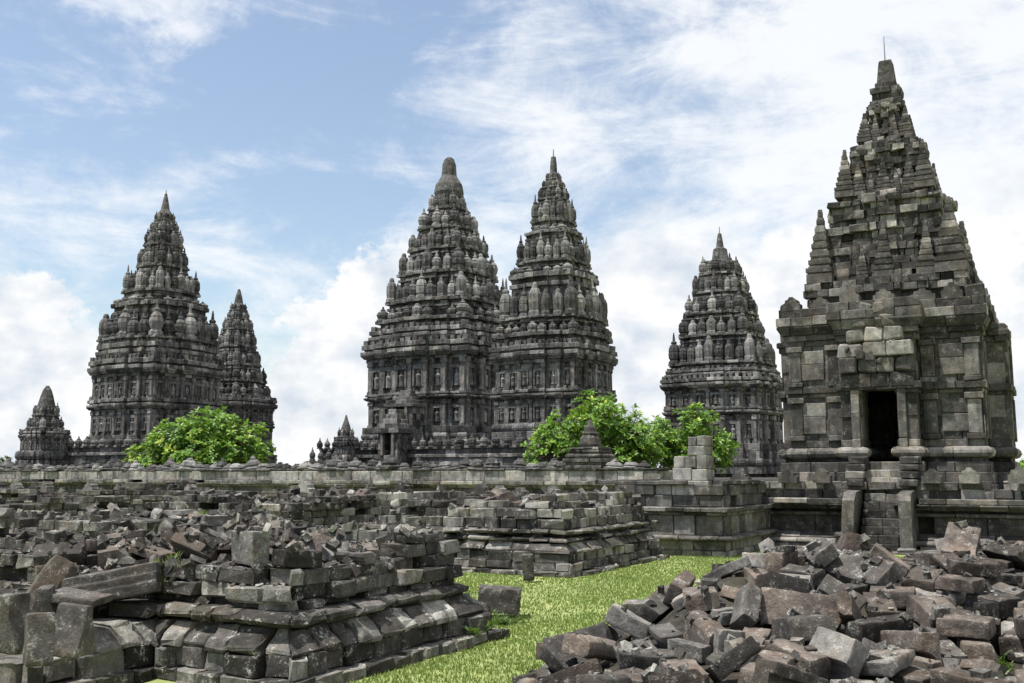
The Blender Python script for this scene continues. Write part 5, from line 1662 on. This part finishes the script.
def lay_stones():
    bpy.context.view_layer.update()
    recs = []
    rng = random.Random(77)
    first = {}
    for pile, rows in STONES.items():
        for (v, sc, x, y, z, qw, qx, qy, qz) in rows:
            q = Quaternion((qw, qx, qy, qz))
            if v not in first:
                o = link('fallen_stone', VAR[v], M['loose'])
                first[v] = o
            else:
                o = first[v].copy()
                COL.objects.link(o)
            o.location = (x, y, z)
            o.rotation_mode = 'QUATERNION'
            o.rotation_quaternion = q
            o.scale = (sc, sc, sc)
            shade, brown = rng.random(), rng.random() < (.5 if pile == 'heap' else .42)
            o['shade'] = shade
            o['brown'] = 1.0 if brown else 0.0
            px, py, d = project((x, y, z))
            up, lng = q @ Vector((0, 0, 1)), q @ Vector((1, 0, 0))
            ang = math.degrees(math.acos(max(-1, min(1, abs(up.z)))))
            side = lng.dot(RT)
            sl = lng.z if side > 0 else -lng.z
            if abs(lng.z) > .75:
                pose = 'stood on end'
            elif ang > 55:
                pose = 'lying on its side'
            elif ang < 14:
                pose = 'lying level'
            elif abs(side) > .5 and abs(sl) > .18:
                pose = 'tilted down leftward' if sl > 0 else 'tilted down rightward'
            else:
                pose = 'tilted'
            size = 'small ' if sc < .75 else ('large ' if sc > 1.1 else '')
            colour = ('dark brown' if shade < .4 else 'brown') if brown else ('blackish' if shade < .25 else ('grey' if shade < .68 else 'pale grey'))
            recs.append((o, pile, f'{size}{colour} {SHAPES[KIND[v]]}', pose, where(pile, px, py, d), px))
    # what sets each one apart: look, then pose and place, then its turn from the left among its like
    def groups(key):
        g = {}
        for r in recs:
            g.setdefault(key(r), []).append(r)
        return g
    look = groups(lambda r: (r[1], r[2]))
    pose = groups(lambda r: (r[1], r[2], r[3]))
    full = groups(lambda r: (r[1], r[2], r[3], r[4]))
    nth = ('leftmost', 'second-from-left', 'third-from-left', 'fourth-from-left', 'fifth-from-left', 'sixth-from-left', 'seventh-from-left')
    for r in recs:
        o, pile, lk, ps, wh, px = r
        base = 'on ' + HEAPS[pile] if not wh.startswith('on ') else wh
        if len(look[(pile, lk)]) == 1:
            lb = f'{lk} {ps}, {wh}'
        elif len(full[(pile, lk, ps, wh)]) == 1:
            lb = f'{lk} {ps}, {wh}'
        else:
            same = sorted(full[(pile, lk, ps, wh)], key=lambda a: a[5])
            i = [a[0] for a in same].index(o)
            lb = f'{nth[i]} {lk} {ps}, {wh}'
        tag(o, lb.replace('  ', ' '), 'stone block', 'fallen stones of the ' + HEAPS[pile])


lay_stones()


def dg():
    bpy.context.view_layer.update()
    return bpy.context.evaluated_depsgraph_get()


def chips():
    """small broken pieces between the blocks, past counting"""
    d = dg()
    rng = random.Random(91)
    spots = []
    for _ in range(3000):
        r = rng.random()
        if r < .42:
            dd = rng.uniform(4.8, 12.6)
            p = RT * rng.uniform(-.6, .56 * dd + .2) + F0 * dd
            if heap_h(p.dot(RT), dd) < -.02:
                continue
            z0 = 2.2
        elif r < .75:
            p = Vector((rng.uniform(-9.4, -5.7), rng.uniform(6.4, 9.0), 0)); z0 = 2.2
        elif r < .87:
            p = Vector((rng.uniform(-15.3, -11.3), rng.uniform(9.2, 13.3), 0)); z0 = 2.2
        else:
            p = Vector((rng.uniform(-18, -7.6), rng.uniform(15.5, 19.5), 0)); z0 = 2.6
        hit, loc, no, *_ = C.ray_cast(d, Vector((p.x, p.y, z0)), Vector((0, 0, -1)))
        if hit and loc.z > .12 or hit and r < .42:
            spots.append((loc, no))
    mb = MB()
    for loc, no in spots:
        s_ = (.014 + .042 * rng.random() ** 2.4) * max(1, min(2.4, loc.length / 8))
        a, b_, c = s_ * rng.uniform(.8, 1.7), s_ * rng.uniform(.6, 1.2), s_ * rng.uniform(.4, .8)
        q = Quaternion((rng.gauss(0, 1), rng.gauss(0, .5), rng.gauss(0, .5), rng.gauss(0, 1))).normalized()
        vs = []
        for (sx, sy, sz) in ((-1, -1, -1), (1, -1, -1), (1, 1, -1), (-1, 1, -1), (-1, -1, 1), (1, -1, 1), (1, 1, 1), (-1, 1, 1)):
            w = q @ Vector((sx * a * rng.uniform(.6, 1), sy * b_ * rng.uniform(.6, 1), sz * c * rng.uniform(.6, 1)))
            vs.append(tuple(loc + w + Vector((0, 0, c * .4))))
        mb.add(vs, [(0, 3, 2, 1), (4, 5, 6, 7), (0, 1, 5, 4), (1, 2, 6, 5), (2, 3, 7, 6), (3, 0, 4, 7)], min(1, max(0, rng.gauss(.45, .2))))
    tag(mb.build('rubble', M['ruin'], loc=(0, 0, 0)), kind='stuff')


chips()


# ------------------------------------------------------------------ lawn grass, weeds
FOOT = [(-9.9, -5.25, 4.8, 9.4), (-15.7, -10.9, 8.9, 13.7), (-12.0, -7.2, 15.1, 19.8), (-18.3, -13.5, 15.1, 19.8), (-9.45, -6.2, 20.3, 25), (-7.25, -.4, 22.3, 32)]


def blade(mb, p, h, w, rng, tone, lean=.5):
    a = rng.uniform(0, 6.283)
    u = Vector((math.cos(a), math.sin(a), 0))
    l = Vector((rng.uniform(-1, 1), rng.uniform(-1, 1), 0)) * h * lean
    p0, p1, p2 = p - u * w, p + u * w, p + l * .45 + Vector((0, 0, h * .6))
    tip = p + l + Vector((0, 0, h))
    mb.add([tuple(p0), tuple(p1), tuple(p2 + u * w * .6), tuple(p2 - u * w * .6), tuple(tip)], [(0, 1, 2, 3), (3, 2, 4)], tone)


def lawn_grass():
    rng = random.Random(95)
    mb = MB()
    n = 0
    while n < 95000:
        d = 6.5 + 17.5 * rng.random() ** 1.5
        px = rng.uniform(120, 780) if d < 14 else rng.uniform(440, 1040)
        l = (px - 512) / 1000 * d
        p = RT * l + F0 * d
        if heap_h(l, d) > .02 or any(a < p.x < b and c < p.y < e for a, b, c, e in FOOT):
            n += .2
            continue
        q = .5 + noise.noise(Vector((p.x * .8, p.y * .8, 1))) * .9
        if rng.random() > .45 + q:
            n += .2
            continue
        h = rng.uniform(.014, .034) * (1 + .5 * q)
        if rng.random() < .02:
            h *= 1.8
        blade(mb, p, h, .003 + .0004 * d, rng, min(1, max(0, rng.gauss(.35 + .3 * q, .12))))
        n += 1
    tag(mb.build('grass', M['grassblade'], loc=(0, 0, 0)), kind='stuff')


lawn_grass()


def weeds():
    d = dg()
    rng = random.Random(97)
    items = [   # name, label, screen sight line, rough depth, spread, blades, height, leafy
        ('grass_tuft', 'long yellow-green grass tuft growing on the broken ruin, close to the outermost left edge', 22, 13.6, .55, 420, .22, 0),
        ('grass_tuft', 'grass tuft on the broken ruin, right of the long yellow-green tuft', 60, 13.4, .35, 160, .15, 0),
        ('weed_clump', 'bright green weed sprouting behind the broken ruin under the long wall', 205, 17.8, .22, 110, .2, 0),
        ('weed_clump', 'leafy weed under the lone lawn block beside the near ruin', 507, 11.75, .36, 380, .13, 1),
        ('weed_clump', 'small weed at the far end of the near ruin moulding', 478, 10.3, .2, 110, .16, 1),
        ('weed_clump', 'small green weed among the stones in the middle of the right heap', 832, 6.6, .14, 110, .12, 1),
        ('weed_clump', 'weed between blocks toward the outer end of the right heap', 985, 7.2, .14, 120, .14, 1),
        ('weed_clump', 'yellowish moss tuft on top of the near ruin beside the stepped slab', 176, 9.1, .16, 120, .07, 0),
        ('weed_clump', 'weed in the inner corner of the near ruin', 166, 7.5, .12, 70, .1, 1),
        ('grass_tuft', 'light green tuft beneath the long wall at the far left', 40, 24, .5, 160, .25, 0),
        ('grass_tuft', 'light green tuft on the far low ruin, nearest the middle', 110, 23.4, .4, 150, .25, 0),
        ('grass_tuft', 'grass on the ground beside the swept-foot stones at the edge', 4, 9.0, .35, 220, .16, 0),
    ]
    for name, label, px, dep, sp, n, h, leafy in items:
        c = RT * ((px - 512) / 1000 * dep) + F0 * dep
        mb = MB()
        z = None
        if leafy:       # one rooted plant: stems fanning out from a single foot
            hit, z0, *_r = C.ray_cast(d, Vector((c.x, c.y, 2.5)), Vector((0, 0, -1)))
            z = z0.z - .02
            foot = Vector((c.x, c.y, z))
            for _ in range(n // 8):
                a = rng.uniform(0, 6.283)
                dv = Vector((math.cos(a) * sp, math.sin(a) * sp, h * rng.uniform(.5, 1.3))) * rng.uniform(.35, 1)
                tube(mb, [foot, foot + dv * .5 + Vector((0, 0, .02)), foot + dv], [.004, .003, .002], 3, .3)
                for k in range(7):
                    u = rng.uniform(.2, 1)
                    blade(mb, foot + dv * u + Vector((0, 0, .04 * min(u, 1 - u) - .004)), h * .32, .010, rng, min(1, max(0, rng.gauss(.4, .2))), 1.6)
        for _ in range(0 if leafy else n):
            r = sp * rng.random() ** .7
            a = rng.uniform(0, 6.283)
            p = Vector((c.x + r * math.cos(a), c.y + r * math.sin(a), 2.5))
            hit, loc, *_r = C.ray_cast(d, p, Vector((0, 0, -1)))
            if not hit:
                continue
            z = loc.z if z is None else z
            if abs(loc.z - z) > .25:
                continue
            blade(mb, loc, h * (1 - .6 * r / sp) * rng.uniform(.5, 1.1), .007, rng, min(1, max(0, rng.gauss(.5, .22))), .7)
        if mb.v:
            o = mb.build(name, M['weed'] if leafy else M['grassblade'], loc=(c.x, c.y, z))
            tag(o, label, 'weed' if name == 'weed_clump' else 'grass tuft')


weeds()
